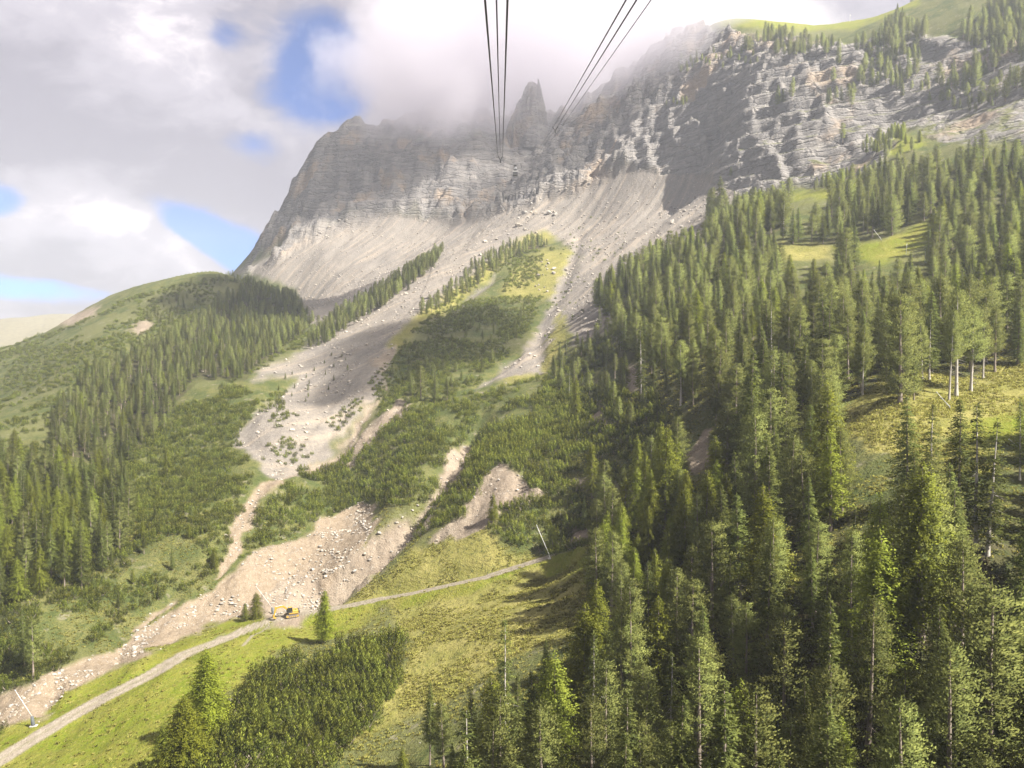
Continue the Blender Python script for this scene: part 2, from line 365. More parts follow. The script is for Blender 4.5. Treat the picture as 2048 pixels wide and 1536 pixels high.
# ------------------------------------------------------------------ relief the eye can pick out
bare = np.maximum.reduce([Z['gully'], Z['debris'], Z['scree']*.8])
soft = 1-np.maximum(Z['rock'], bare)
roadk = smooth(2.0, 8., ROAD_D)
TZ += roadk*(soft*(.9*speck(14, 101, 4) + .25*speck(2.5, 103, 2)))
TZ += roadk*Z['gully']*(2.2*speck(9, 111, 4) + .6*np.abs(speck(2.2, 112, 2))) + roadk*Z['debris']*(1.1*speck(7, 121, 3) + .5*speck(1.8, 122, 2))
TZ += Z['scree']*(2.4*speck(28, 131, 4) + .5*speck(3., 132, 2))
# runnels down the scree
fall = TXX*.75 + TY*.0
TZ += Z['scree']*smooth(500, 800, TY)*2.4*fbm((TXX*.78 - TY*.62)/7., (TY*.78 + TXX*.62)/150., 3, 141)
# cliffs: buttresses, chimneys and level beds
Z['gully'] = np.maximum(Z['gully'], .55*smooth(1600, 1900, TY))
rk = Z['rock']*(.35+.65*smooth(480, 950, TY))
TZ += rk*(20*speck(95, 151, 3) + (16*speck(30, 153, 3) + 9*speck(10, 154, 3))*(.5+.5*smooth(900, 1100, TY)))
butt = 1-2*np.abs(fbm(TXX/24., TY/70., 3, 161)); TZ += rk*12*butt
TZ += rk*3*(1-2*np.abs(fbm(TXX/11., TY/40., 2, 165)))*smooth(-.2, .3, speck(60, 167, 2))
def beds(z, period, seed, k):
    q = (z + 5*fbm(TXX/150., TY/150., 2, seed) + 1.2*fbm(TXX/14., TY/14., 2, seed+9) + .045*TXX)/period
    i = np.floor(q); f = q - i
    thick = _hash(i, i*0, seed)
    return (smooth(.25*thick, .25*thick+.55, f)-f)*period*k
TZ += rk*beds(TZ, 16., 171, .85)*(.6+.8*smooth(-.3, .3, speck(70, 173, 2)))
TZ += rk*beds(TZ, 6.0, 181, .8)
if True:
    TZ += smooth(1700, 2600, TY)*(60*fbm(TXX/500., TY/500., 4, 191))
TZ = np.where(TZ > 520, 520 + (TZ-520)*.08, TZ)
hi_ = np.clip(rk*smooth(1050, 1150, TY), 0, 1)
for _ in range(1):
    sm_ = TZ.copy(); sm_[1:-1] = .25*TZ[:-2]+.5*TZ[1:-1]+.25*TZ[2:]; TZ = TZ*(1-hi_)+sm_*hi_
TS2 = TZ/TY

def ground(x, y):
    """Height of the finished ground at a plan position."""
    X = x/y; i = int(np.clip(np.searchsorted(cols, X)-1, 0, NC-2)); f = (X-cols[i])/(cols[i+1]-cols[i])
    return float(np.interp(y, TY[i], TZ[i])*(1-f) + np.interp(y, TY[i+1], TZ[i+1])*f)
RUNMAX = np.maximum.accumulate(np.where(TY > 45, TS2, -9), 1)
def horizon(x, y):
    """Steepest sight line met before reaching this spot."""
    X = x/y; i = int(np.clip(np.searchsorted(cols, X)-1, 0, NC-2)); j = max(0, int(np.searchsorted(TY[i], y*.985))-1)
    return float(RUNMAX[i, j])
def spot(u, v):
    """The ground point seen at a pixel of the photograph."""
    X, S = pix_ray(u, v)
    i = int(np.clip(np.searchsorted(cols, X)-1, 0, NC-2)); f = (X-cols[i])/(cols[i+1]-cols[i])
    s = TS2[i]*(1-f) + TS2[i+1]*f; yy = TY[i]*(1-f) + TY[i+1]*f
    k = np.where((s >= S) & (yy > 55))[0]
    if not len(k): k = [int(np.argmax(s))]
    k = k[0]; y = yy[k]
    if k > 0 and s[k] > s[k-1]: y = yy[k-1] + np.clip((S-s[k-1])/(s[k]-s[k-1]), 0, 1)*(yy[k]-yy[k-1])
    return Vector((X*y, y, ground(X*y, y)))
def cover_at(x, y, name):
    X = x/y; i = int(np.clip(np.searchsorted(cols, X), 0, NC-1)); j = int(np.clip(np.searchsorted(TY[i], y), 0, NR-1))
    return float(Z[name][i, j])

def new_mesh(name, V, Fc, nper, mats=(), smooth_it=False, midx=None):
    me = bpy.data.meshes.new(name)
    V = np.ascontiguousarray(V, np.float32); Fc = np.ascontiguousarray(Fc, np.int32)
    me.vertices.add(len(V)); me.vertices.foreach_set('co', V.ravel())
    nf = len(Fc); me.loops.add(nf*nper); me.loops.foreach_set('vertex_index', Fc.ravel())
    me.polygons.add(nf); me.polygons.foreach_set('loop_start', np.arange(nf, dtype=np.int32)*nper)
    me.polygons.foreach_set('loop_total', np.full(nf, nper, np.int32))
    if smooth_it: me.polygons.foreach_set('use_smooth', np.ones(nf, bool))
    if midx is not None: me.polygons.foreach_set('material_index', np.ascontiguousarray(midx, np.int32))
    for mt in mats: me.materials.append(mt)
    me.update(calc_edges=True)
    return me
def put_attr(me, name, arr):
    a = me.attributes.new(name, 'FLOAT', 'POINT'); a.data.foreach_set('value', np.ascontiguousarray(arr, np.float32).ravel())

# ------------------------------------------------------------------ ground material
gm = bpy.data.materials.new('mountain_ground'); gm.use_nodes = True
G = NT(gm.node_tree)
P = G.add('ShaderNodeNewGeometry').outputs['Position']
n_big = G.noise(P, .012, 5, .55); n_mid = G.noise(P, .09, 6, .6); n_fin = G.noise(P, .55, 5, .65); n_tiny = G.noise(P, 2.2, 3, .6)
A = lambda n: G.attr(n).outputs['Fac']
heath = G.mix(G.ramp(n_mid, .35, .65), (.095, .120, .034), (.200, .195, .065))
heath = G.mix(G.ramp(n_fin, .45, .75), heath, (.060, .085, .024))
heath = G.mix(G.ramp(n_tiny, .48, .68), heath, (.060, .075, .024))
heath = G.mix(G.ramp(n_big, .50, .62), heath, (.160, .165, .062))
lush = G.mix(G.ramp(n_mid, .35, .7), (.190, .235, .018), (.285, .275, .055))
lush = G.mix(G.ramp(n_fin, .4, .8), lush, (.250, .225, .040))
lush = G.mix(G.ramp(n_tiny, .50, .70), lush, (.120, .160, .024))
lush = G.mix(G.ramp(G.noise(P, .9, 2, .5), .62, .70), lush, (.330, .300, .080))
dryc = G.mix(G.ramp(n_mid, .3, .7), (.235, .232, .055), (.365, .330, .105))
dryc = G.mix(G.ramp(n_fin, .5, .8), dryc, (.110, .130, .035))
dryc = G.mix(G.ramp(G.noise(P, 1.1, 3, .6), .55, .68), dryc, (.105, .120, .036))
dryc = G.mix(G.ramp(n_tiny, .55, .72), dryc, (.370, .310, .130))
scr = G.mix(G.ramp(n_big, .35, .65), (.250, .225, .195), (.340, .300, .250))
scr = G.mix(G.ramp(n_fin, .35, .7), scr, (.220, .200, .180))
scr = G.mix(G.ramp(n_tiny, .55, .75), scr, (.470, .430, .380))
sy = G.vmath('MULTIPLY', P, (.02, .02, .02))
sv = G.add('ShaderNodeCombineXYZ'); G.l.new(G.vmath('DOT_PRODUCT', P, (.078, -.062, 0), 1), sv.inputs[0]); G.l.new(G.vmath('DOT_PRODUCT', P, (.0050, .0062, 0), 1), sv.inputs[1])
streak = G.noise(sv.outputs[0], 1.5, 5, .62)
scr = G.mix(G.ramp(streak, .46, .34, 0, .6), scr, (.190, .172, .155))
scr = G.mix(G.ramp(streak, .50, .66, 0, .6), scr, (.430, .360, .280))
deb = G.mix(G.ramp(n_fin, .35, .7), (.350, .278, .198), (.260, .200, .135))
deb = G.mix(G.ramp(n_tiny, .5, .72), deb, (.470, .400, .320))
gul = G.mix(G.ramp(n_mid, .35, .65), (.300, .240, .180), (.400, .330, .250))
gul = G.mix(G.ramp(n_tiny, .5, .7), gul, (.200, .170, .135))
gul = G.mix(G.ramp(n_fin, .55, .75), gul, (.450, .400, .330))
# rock: thin level beds, ochre and rust stains
sep = G.add('ShaderNodeSeparateXYZ'); G.l.new(P, sep.inputs[0])
wz = G.math('ADD', G.math('ADD', sep.outputs[2], G.math('MULTIPLY', n_big, 12.)), G.math('MULTIPLY', n_mid, 3.))
wz = G.math('ADD', wz, G.math('MULTIPLY', sep.outputs[0], .035))
comb = G.add('ShaderNodeCombineXYZ'); G.l.new(G.math('MULTIPLY', sep.outputs[0], .010), comb.inputs[0]); G.l.new(G.math('MULTIPLY', sep.outputs[1], .010), comb.inputs[1]); G.l.new(G.math('MULTIPLY', wz, .16), comb.inputs[2])
bedn = G.noise(comb.outputs[0], 1.6, 6, .72)
rock = G.mix(G.ramp(bedn, .34, .66), (.235, .222, .212), (.400, .372, .340))
crack = G.noise(G.vmath('MULTIPLY', P, (.20, .06, .018)), 1.0, 5, .65)
rock = G.mix(G.ramp(crack, .54, .66, 0, .6), rock, (.200, .190, .190))
vw = G.vmath('ADD', G.vmath('MULTIPLY', P, (.034, .034, .105)), G.vmath('MULTIPLY', G.noise(P, .05, 4, .6, out=1), (.9, .9, .5)))
vn = G.add('ShaderNodeTexVoronoi', feature='DISTANCE_TO_EDGE'); G.l.new(vw, vn.inputs['Vector']); vn.inputs['Scale'].default_value = 1.3
vc = G.add('ShaderNodeTexVoronoi'); G.l.new(vw, vc.inputs['Vector']); vc.inputs['Scale'].default_value = 1.3
block = G.add('ShaderNodeSeparateXYZ'); G.l.new(vc.outputs['Color'], block.inputs[0])
rock = G.mix(G.ramp(block.outputs[0], 0, 1, 0, .45, False), rock, (.185, .178, .178))
rock = G.mix(G.ramp(vn.outputs[0], .045, .0, 0, .38), rock, (.110, .105, .106))
och = G.noise(G.vmath('MULTIPLY', P, (.016, .016, .010)), 1.0, 5, .6)
rock = G.mix(G.ramp(och, .53, .66, 0, .75), rock, (.480, .365, .255))
rock = G.mix(G.ramp(n_fin, .56, .8, 0, .5), rock, (.40, .385, .365))
roadc = G.mix(G.ramp(n_fin, .35, .7), (.340, .290, .225), (.420, .370, .300))
# ledges of the cliff carry grass
nz = G.add('ShaderNodeSeparateXYZ'); G.l.new(G.add('ShaderNodeNewGeometry').outputs['Normal'], nz.inputs[0])
ledge = G.math('MULTIPLY', G.ramp(nz.outputs[2], .72, .90), G.ramp(n_mid, .42, .60))
rock = G.mix(G.math('MULTIPLY', ledge, A('ledge_grass')), rock, (.150, .160, .060))
c = heath
hole = G.ramp(G.noise(P, .16, 4, .6), .60, .70)
c = G.mix(G.math('MULTIPLY', hole, A('bald')), c, (.34, .30, .23))
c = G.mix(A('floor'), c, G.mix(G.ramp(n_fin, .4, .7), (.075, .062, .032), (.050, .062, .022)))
c = G.mix(A('grass'), c, lush); c = G.mix(A('dry'), c, dryc)
c = G.mix(A('scree'), c, scr); c = G.mix(A('debris'), c, deb); c = G.mix(A('gully'), c, gul); c = G.mix(A('rock'), c, rock); c = G.mix(A('road'), c, roadc)
c = G.mix(1.0, c, (.585, .578, .575), 'MULTIPLY')
bs = G.add('ShaderNodeBsdfPrincipled'); G.l.new(c, bs.inputs['Base Color']); bs.inputs['Roughness'].default_value = .95; bs.inputs['Specular IOR Level'].default_value = .1
bmp = G.add('ShaderNodeBump'); bmp.inputs['Strength'].default_value = .7; bmp.inputs['Distance'].default_value = 1.0
hsum = G.math('ADD', G.math('MULTIPLY', n_fin, 1.3), G.math('MULTIPLY', n_tiny, .35))
terr = G.math('SINE', G.math('ADD', G.math('MULTIPLY', sep.outputs[2], 4.6), G.math('MULTIPLY', n_mid, 22.)))
hsum = G.math('ADD', hsum, G.math('MULTIPLY', G.math('MULTIPLY', terr, A('dry')), .05))
hsum = G.math('ADD', hsum, G.math('MULTIPLY', G.math('MULTIPLY', bedn, A('rock')), 9.0))
hsum = G.math('ADD', hsum, G.math('MULTIPLY', G.math('MULTIPLY', crack, A('rock')), -5.0))
hsum = G.math('ADD', hsum, G.math('MULTIPLY', G.math('MULTIPLY', G.ramp(vn.outputs[0], 0, .12), A('rock')), 3.0))
G.l.new(hsum, bmp.inputs['Height']); G.l.new(bmp.outputs[0], bs.inputs['Normal'])
G.l.new(bs.outputs[0], G.add('ShaderNodeOutputMaterial').inputs[0])

V = np.stack([TXX, TY, TZ], -1).reshape(-1, 3)
ids = np.arange(NC*NR).reshape(NC, NR)
Fq = np.stack([ids[:-1, :-1], ids[1:, :-1], ids[1:, 1:], ids[:-1, 1:]], -1).reshape(-1, 4)
ter_me = new_mesh('mountainside', V, Fq, 4, [gm], True)
# ------------------------------------------------------------------ foliage materials
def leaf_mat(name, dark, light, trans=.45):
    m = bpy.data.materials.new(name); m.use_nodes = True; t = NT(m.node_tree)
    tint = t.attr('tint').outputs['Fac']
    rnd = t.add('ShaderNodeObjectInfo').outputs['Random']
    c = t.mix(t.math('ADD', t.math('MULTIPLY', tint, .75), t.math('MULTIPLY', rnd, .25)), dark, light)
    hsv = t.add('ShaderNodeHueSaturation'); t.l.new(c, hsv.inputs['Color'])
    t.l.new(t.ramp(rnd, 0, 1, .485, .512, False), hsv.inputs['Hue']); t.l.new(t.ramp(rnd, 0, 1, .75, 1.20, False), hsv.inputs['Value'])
    d = t.add('ShaderNodeBsdfDiffuse'); t.l.new(hsv.outputs[0], d.inputs[0])
    tr = t.add('ShaderNodeBsdfTranslucent'); t.l.new(hsv.outputs[0], tr.inputs[0])
    mx = t.add('ShaderNodeMixShader'); mx.inputs[0].default_value = trans
    t.l.new(d.outputs[0], mx.inputs[1]); t.l.new(tr.outputs[0], mx.inputs[2])
    t.l.new(mx.outputs[0], t.add('ShaderNodeOutputMaterial').inputs[0])
    return m
def plain_mat(name, a, b, scale=3., rough=.85, metal=0., bump=.0, stretch=(1, 1, 1)):
    m = bpy.data.materials.new(name); m.use_nodes = True; t = NT(m.node_tree)
    co = t.vmath('MULTIPLY', t.add('ShaderNodeTexCoord').outputs['Object'], stretch)
    n = t.noise(co, scale, 5, .6)
    p = t.add('ShaderNodeBsdfPrincipled'); t.l.new(t.mix(t.ramp(n, .3, .7), a, b), p.inputs['Base Color'])
    p.inputs['Roughness'].default_value, p.inputs['Metallic'].default_value = rough, metal
    if bump:
        bb = t.add('ShaderNodeBump'); bb.inputs['Strength'].default_value = bump; t.l.new(n, bb.inputs['Height']); t.l.new(bb.outputs[0], p.inputs['Normal'])
    t.l.new(p.outputs[0], t.add('ShaderNodeOutputMaterial').inputs[0])
    return m
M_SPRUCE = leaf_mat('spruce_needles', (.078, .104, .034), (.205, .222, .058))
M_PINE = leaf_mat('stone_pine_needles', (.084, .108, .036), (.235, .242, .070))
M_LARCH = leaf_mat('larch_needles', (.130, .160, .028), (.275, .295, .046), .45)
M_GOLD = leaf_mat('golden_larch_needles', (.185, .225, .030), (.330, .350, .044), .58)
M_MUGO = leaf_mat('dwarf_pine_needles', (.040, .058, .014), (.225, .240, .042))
M_BARK = plain_mat('grey_brown_bark', (.120, .092, .070), (.235, .195, .160), 6, .95, 0, .5, (1, 1, .25))
M_PALE = plain_mat('pale_dead_bark', (.270, .240, .210), (.400, .370, .330), 6, .95, 0, .4, (1, 1, .25))

def norm(a): return a/np.maximum(np.linalg.norm(a, axis=-1, keepdims=True), 1e-9)
def tufts(base, dirs, ln, wd, r, out=None):
    """Leaf-sized lozenges, one per needle spray, each facing out of its crown."""
    n = len(base); rnd = r.normal(size=(n, 3)); side = norm(np.cross(dirs, rnd)); up = np.cross(side, dirs)
    if out is not None:
        flip = ((np.cross(side, dirs)*out).sum(-1) < 0); side = np.where(flip[:, None], -side, side)
    a = base; b = base + dirs*(ln*.45)[:, None] + side*(wd*.5)[:, None] + up*(wd*.12)[:, None]
    c = base + dirs*ln[:, None]; d = base + dirs*(ln*.45)[:, None] - side*(wd*.5)[:, None] + up*(wd*.12)[:, None]
    V = np.stack([a, b, c, d], 1).reshape(-1, 3); F = np.arange(4*n).reshape(n, 4)
    return V, F
def bent_normals(me, nrm):
    me.polygons.foreach_set('use_smooth', np.ones(len(me.polygons), bool))
    me.normals_split_custom_set_from_vertices(np.repeat(norm(nrm), 4, axis=0))
def trunk_mesh(name, H, r0, mat, r, snags=0, lean=.01, z1=1.0, bole=.0):
    ns, nr = 7, 9; Vs, Fs = [], []
    zs = np.linspace(-.9, H*z1, nr); ox = np.cumsum(r.normal(0, lean*H/8, nr)); oy = np.cumsum(r.normal(0, lean*H/8, nr)); ox -= ox[0]; oy -= oy[0]
    for k, z in enumerate(zs):
        t = max(z, 0)/H; rad = r0*(1-t)**.9 + .015 + r0*.5*math.exp(-max(z, 0)/.7)
        for a in range(ns):
            an = 2*math.pi*a/ns; Vs.append((ox[k]+rad*math.cos(an), oy[k]+rad*math.sin(an), z))
    for k in range(nr-1):
        for a in range(ns):
            Fs.append((k*ns+a, k*ns+(a+1) % ns, (k+1)*ns+(a+1) % ns, (k+1)*ns+a))
    for _ in range(snags):
        z = r.uniform(.10, max(.2, bole+.15))*H; an = r.uniform(0, 6.283); L = r.uniform(.6, 2.6); dx, dy = math.cos(an), math.sin(an)
        k = len(Vs); w = .035
        p0 = np.array([0, 0, z]); p1 = np.array([dx*L, dy*L, z - .25*L])
        sd_ = np.array([-dy*w, dx*w, 0]); upv = np.array([0, 0, w])
        Vs += [tuple(p0+sd_+upv), tuple(p0-sd_+upv), tuple(p0-upv), tuple(p1)]
        Fs += [(k, k+1, k+3, k+3), (k+1, k+2, k+3, k+3), (k+2, k, k+3, k+3)]
    F4 = np.array([f for f in Fs if f[2] != f[3]]); 
    me = bpy.data.meshes.new(name); me.from_pydata(Vs, [], [f if f[2] != f[3] else f[:3] for f in Fs]); me.materials.append(mat)
    me.polygons.foreach_set('use_smooth', np.ones(len(me.polygons), bool)); me.update()
    return me
def crown_mesh(name, kind, H, seed, bole=.10, mat=None, sparse=1.0, width=1.0):
    r = np.random.default_rng(seed)
    B, D, L, W, T = [], [], [], [], []
    if kind == 'spruce': nw, rad, droop, tl, tw = 40, .195*H*width, -.32, .56, .155
    elif kind == 'pine': nw, rad, droop, tl, tw = 30, .20*H*width, .28, .47, .155
    else: nw, rad, droop, tl, tw = 34, .25*H*width, -.08, .50, .20
    z = bole
    for w in range(nw):
        t = bole + (1-bole)*((w + r.uniform(-.4, .4))/nw)
        t = min(max(t, bole), .985); q = (t-bole)/(1-bole)
        if kind == 'spruce': prof = (1-q)**.85*min(1, .45+q*5)
        elif kind == 'pine': prof = math.sqrt(max(0, 1-q**2.2))*(.55+.45*min(1, q*4))*(1-.25*q)
        else: prof = (1-q)**.75*min(1, .5+q*3)
        nb = r.poisson(6.2*sparse) + 1 if q < .93 else 4
        a0 = r.uniform(0, 6.283)
        for b in range(nb):
            an = a0 + 6.283*b/nb + r.normal(0, .35)
            Lb = max(.25, rad*prof*r.uniform(.62, 1.18) + .12)
            if r.random() < .06: Lb *= 1.25
            h = np.array([math.cos(an), math.sin(an), 0.]); bt = r.normal(0, .17)
            ns = max(3, int(Lb/.22))
            ts = (np.arange(ns)+r.uniform(.2, .8, ns))/ns
            if kind == 'spruce': rise = droop*ts**1.1*Lb + .16*np.maximum(ts-.7, 0)*Lb*2
            elif kind == 'pine': rise = droop*ts**1.5*Lb
            else: rise = (.14*ts - .30*ts**2)*Lb
            pts = h[None]*(ts*Lb)[:, None]; pts[:, 2] += t*H + rise + (1-q)*.0
            if kind == 'pine': keep = ts > .28
            else: keep = ts > .10
            pts, tk = pts[keep], ts[keep]
            reps = 6 if kind == 'pine' else 4
            for k in range(reps):
                sgn = (0, 1, -1, .4, -.5, .8)[k]
                sd_ = np.array([-h[1], h[0], 0.])
                dv = h[None]*(.85 if sgn == 0 else .55) + sd_[None]*sgn*.8 + r.normal(0, .25, (len(pts), 3))
                if kind == 'spruce': dv[:, 2] += -.25 if sgn else -.05
                elif kind == 'pine': dv[:, 2] += .75
                else: dv[:, 2] += -.25
                off = r.normal(0, .10 if kind == 'spruce' else .22, (len(pts), 3))
                B.append(pts+off); D.append(norm(dv))
                taper = (1.05-.45*tk)*(1.0 if sgn == 0 else .9)
                L.append(tl*taper*r.uniform(.7, 1.3, len(pts))*(.6+.4*min(1, Lb/1.5))); W.append(tw*r.uniform(.7, 1.25, len(pts))*(.7+.3*min(1, Lb/1.5)))
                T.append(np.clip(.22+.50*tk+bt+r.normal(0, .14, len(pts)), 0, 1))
    # leader
    n = 12; zz = np.linspace(.93, 1.0, n)*H
    B.append(np.c_[r.normal(0, .03, (n, 2)), zz]); dv = np.c_[r.normal(0, .5, (n, 2)), np.full(n, .8)]; D.append(norm(dv)); L.append(np.full(n, .38)); W.append(np.full(n, .13)); T.append(np.full(n, .7))
    B, D, L, W, T = np.concatenate(B), np.concatenate(D), np.concatenate(L), np.concatenate(W), np.concatenate(T)
    rad_ = norm(B*np.array((1, 1, 0)) + 1e-4); out = norm(rad_*.9 + D*.45 + np.array((0, 0, .40)))
    V, F = tufts(B, D, L, W, r, out)
    me = new_mesh(name, V, F, 4, [mat])
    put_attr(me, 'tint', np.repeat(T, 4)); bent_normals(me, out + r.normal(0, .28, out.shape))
    return me
def mugo_mesh(name, seed, R0=1.7, H=1.9, n=26):
    r = np.random.default_rng(seed); B, D, L, W, T, NN = [], [], [], [], [], []
    lob = r.uniform(0, 6.28, 3)
    for i in range(n):
        q = math.sqrt((i+.5)/n); an = i*2.4 + r.normal(0, .25); rr = R0*(1+.22*math.sin(3*an+lob[0])+.15*math.sin(2*an+lob[1]))*q
        h = H*(.38+.62*math.sqrt(max(0, 1-.85*q*q)))*r.uniform(.55, 1.35); out = np.array([math.cos(an), math.sin(an), 0])
        base = np.array([rr*.9*math.cos(an), rr*.9*math.sin(an), max(0, h-1.45)*.8-.1]); tip = np.array([rr*1.12*math.cos(an), rr*1.12*math.sin(an), h])
        k = 38; ts = np.linspace(0, 1, k)**.9; phi = r.uniform(0, 6.28) + np.arange(k)*2.4
        rad = (.42*(1-ts)**.8 + .03)*r.uniform(.75, 1.3); ring = np.c_[np.cos(phi), np.sin(phi), 0*phi]
        pts = base + (tip-base)*ts[:, None] + ring*(rad*.55)[:, None]
        dv = ring*.75 + np.array((0, 0, 1.0)); dv[-2:] = (0, 0, 1)
        B.append(pts); D.append(norm(dv)); L.append(.40*(1.05-.45*ts)*r.uniform(.8, 1.2, k)); W.append(.125*r.uniform(.8, 1.2, k))
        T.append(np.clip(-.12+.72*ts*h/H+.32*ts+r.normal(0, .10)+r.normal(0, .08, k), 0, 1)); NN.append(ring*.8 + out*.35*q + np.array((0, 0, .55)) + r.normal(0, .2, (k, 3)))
    NN = np.concatenate(NN)
    V, F = tufts(np.concatenate(B), np.concatenate(D), np.concatenate(L), np.concatenate(W), r, NN)
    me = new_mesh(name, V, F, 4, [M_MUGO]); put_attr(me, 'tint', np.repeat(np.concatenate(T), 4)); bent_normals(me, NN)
    return me
def stems_mesh(name, seed, R0=1.2):
    r = np.random.default_rng(seed); Vs, Fs = [], []
    for i in range(7):
        an = r.uniform(0, 6.283); p0 = np.array([0, 0, -.3]); p1 = np.array([math.cos(an)*R0*.6, math.sin(an)*R0*.6, .35]); p2 = np.array([math.cos(an)*R0, math.sin(an)*R0, 1.0])
        for a, b, wa, wb in ((p0, p1, .08, .06), (p1, p2, .06, .02)):
            k = len(Vs); s = np.array([-math.sin(an), math.cos(an), 0]); u_ = np.array([0, 0, 1.])
            for p, w in ((a, wa), (b, wb)): Vs += [tuple(p+s*w), tuple(p-s*w*.5+u_*w*.87), tuple(p-s*w*.5-u_*w*.87)]
            Fs += [(k, k+1, k+4, k+3), (k+1, k+2, k+5, k+4), (k+2, k, k+3, k+5)]
    me = bpy.data.meshes.new(name); me.from_pydata(Vs, [], Fs); me.materials.append(M_BARK); me.update(); return me

H0 = 20.0
KIND = {}   # kind -> list of (trunk mesh, crown mesh)
_r = np.random.default_rng(3)
KIND['spruce'] = [(trunk_mesh('trunk', H0, .26, M_BARK, _r, 10, .008, .97, b), crown_mesh('crown', 'spruce', H0, 11+i, b, M_SPRUCE, s, w)) for i, (b, s, w) in enumerate(((.05, 1., 1.), (.08, .9, .85), (.14, .75, 1.1), (.06, 1.05, .92), (.22, .62, .95), (.04, .9, 1.25), (.10, 1.1, .72), (.30, .8, .85)))]
KIND['pine'] = [(trunk_mesh('trunk', H0, .32, M_BARK, _r, 14, .014, .95, b), crown_mesh('crown', 'pine', H0, 31+i, b, M_PINE, s, w)) for i, (b, s, w) in enumerate(((.10, 1., 1.), (.16, .9, .85), (.08, .85, 1.2), (.24, .8, 1.0), (.12, 1., .9), (.06, 1.1, 1.35), (.30, .7, .8), (.18, .95, 1.12)))]
KIND['larch'] = [(trunk_mesh('trunk', H0, .26, M_BARK, _r, 8, .012, .97, b), crown_mesh('crown', 'larch', H0, 51+i, b, M_LARCH, s, w)) for i, (b, s, w) in enumerate(((.10, 1.1, 1.), (.14, 1., .85), (.07, 1.15, 1.1)))]
KIND['gold'] = [(KIND['larch'][i][0], crown_mesh('crown', 'larch', H0, 61+i, b, M_GOLD, 1.7, w)) for i, (b, w) in enumerate(((.10, .8), (.08, 1.05)))]
KIND['bare'] = [(trunk_mesh('trunk', H0, .34, M_PALE, _r, 46, .010, .96, .45), crown_mesh('crown', 'pine', H0, 71+i, b, M_PINE, .75, w)) for i, (b, w) in enumerate(((.42, 1.0), (.34, 1.1)))]
KIND['thin'] = [(trunk_mesh('trunk', H0, .22, M_PALE, _r, 30, .012, .98, .4), crown_mesh('crown', 'spruce', H0, 81+i, b, M_SPRUCE, .34, w)) for i, (b, w) in enumerate(((.18, .7), (.10, .9)))]
KIND['mugo'] = [(stems_mesh('stem', 91+i), mugo_mesh('foliage', 91+i, R_, h, n)) for i, (R_, h, n) in enumerate(((1.6, 1.9, 15), (1.3, 2.5, 11), (2.0, 1.9, 21), (1.5, 1.6, 13)))]
# ------------------------------------------------------------------ where things grow
NLR = 1400
LR = np.linspace(math.log(30), math.log(1600), NLR)
ZREG = np.stack([np.interp(np.exp(LR), TY[i], TZ[i]) for i in range(NC)])
def idx(X, Y):
    i = np.clip(np.searchsorted(cols, X)-1, 0, NC-2); f = np.clip((X-cols[i])/(cols[i+1]-cols[i]), 0, 1)
    j = np.clip((np.log(Y)-LR[0])/(LR[1]-LR[0]), 0, NLR-1.001); return i, f, j.astype(int), j-j.astype(int)
def ground_v(X, Y):
    i, f, j, g = idx(X, Y)
    return (ZREG[i, j]*(1-g)+ZREG[i, j+1]*g)*(1-f) + (ZREG[i+1, j]*(1-g)+ZREG[i+1, j+1]*g)*f
HREG = np.maximum.accumulate(np.where(LR[None] > math.log(45), ZREG/np.exp(LR)[None], -9), 1)
def horizon_v(X, Y):
    i, f, j, g = idx(X, Y*.985); return HREG[i, j]
def cov_v(name, X, Y):
    i, f, j, g = idx(X, Y)
    zr = ZCOV.get(name)
    if zr is None: zr = ZCOV[name] = np.stack([np.interp(np.exp(LR), TY[k], Z[name][k]) for k in range(NC)])
    return zr[i, j]
ZCOV = {}
def in_poly(u, v, poly):
    P = np.array(poly, float); ins = np.zeros(u.shape, bool)
    for (ax, ay), (bx, by) in zip(P, np.roll(P, -1, 0)):
        ins ^= ((ay > v) != (by > v)) & (u < (bx-ax)*(v-ay)/(by-ay+1e-12)+ax)
    return ins
sr = np.random.default_rng(21)
def throw(polys, spacing, ymin, ymax, n, fill=1.0, holes=(), avoid=.5, xr=(-.9, .95), patch=0.):
    """Scatter over the plan area of some polygons of the photograph, never closer than the spacing."""
    X = sr.uniform(*xr, n); Y = np.sqrt(sr.uniform(ymin**2, ymax**2, n)); zz = ground_v(X, Y); u, v = proj(X*Y, Y, zz)
    a = np.clip(3*FPX/Y, 2, 24); u2, v2 = u + a*fbm(X*Y/11, Y/11, 3, 301)*1.6, v + a*fbm(X*Y/11, Y/11, 3, 302)
    ok = np.zeros(n, bool)
    for p in polys: ok |= in_poly(u2, v2, p)
    for p in holes: ok &= ~in_poly(u2, v2, p)
    if patch: ok &= fbm(X*Y/26, Y/26, 3, 305) > patch
    bad = np.maximum.reduce([cov_v(k, X, Y) for k in ('road', 'debris', 'gully')])
    ok &= bad < avoid
    ok &= sr.random(n) < fill
    out, taken = [], {}
    for k in np.where(ok)[0]:
        x, y = X[k]*Y[k], Y[k]; s = spacing*(.75+.5*sr.random()); c = (int(x//spacing), int(y//spacing)); bad_ = False
        for di in (-1, 0, 1):
            for dj in (-1, 0, 1):
                for (qx, qy) in taken.get((c[0]+di, c[1]+dj), ()):
                    if (qx-x)**2+(qy-y)**2 < s*s: bad_ = True
        if not bad_: taken.setdefault(c, []).append((x, y)); out.append((x, y, zz[k], u[k], v[k]))
    return np.array(out).reshape(-1, 5)

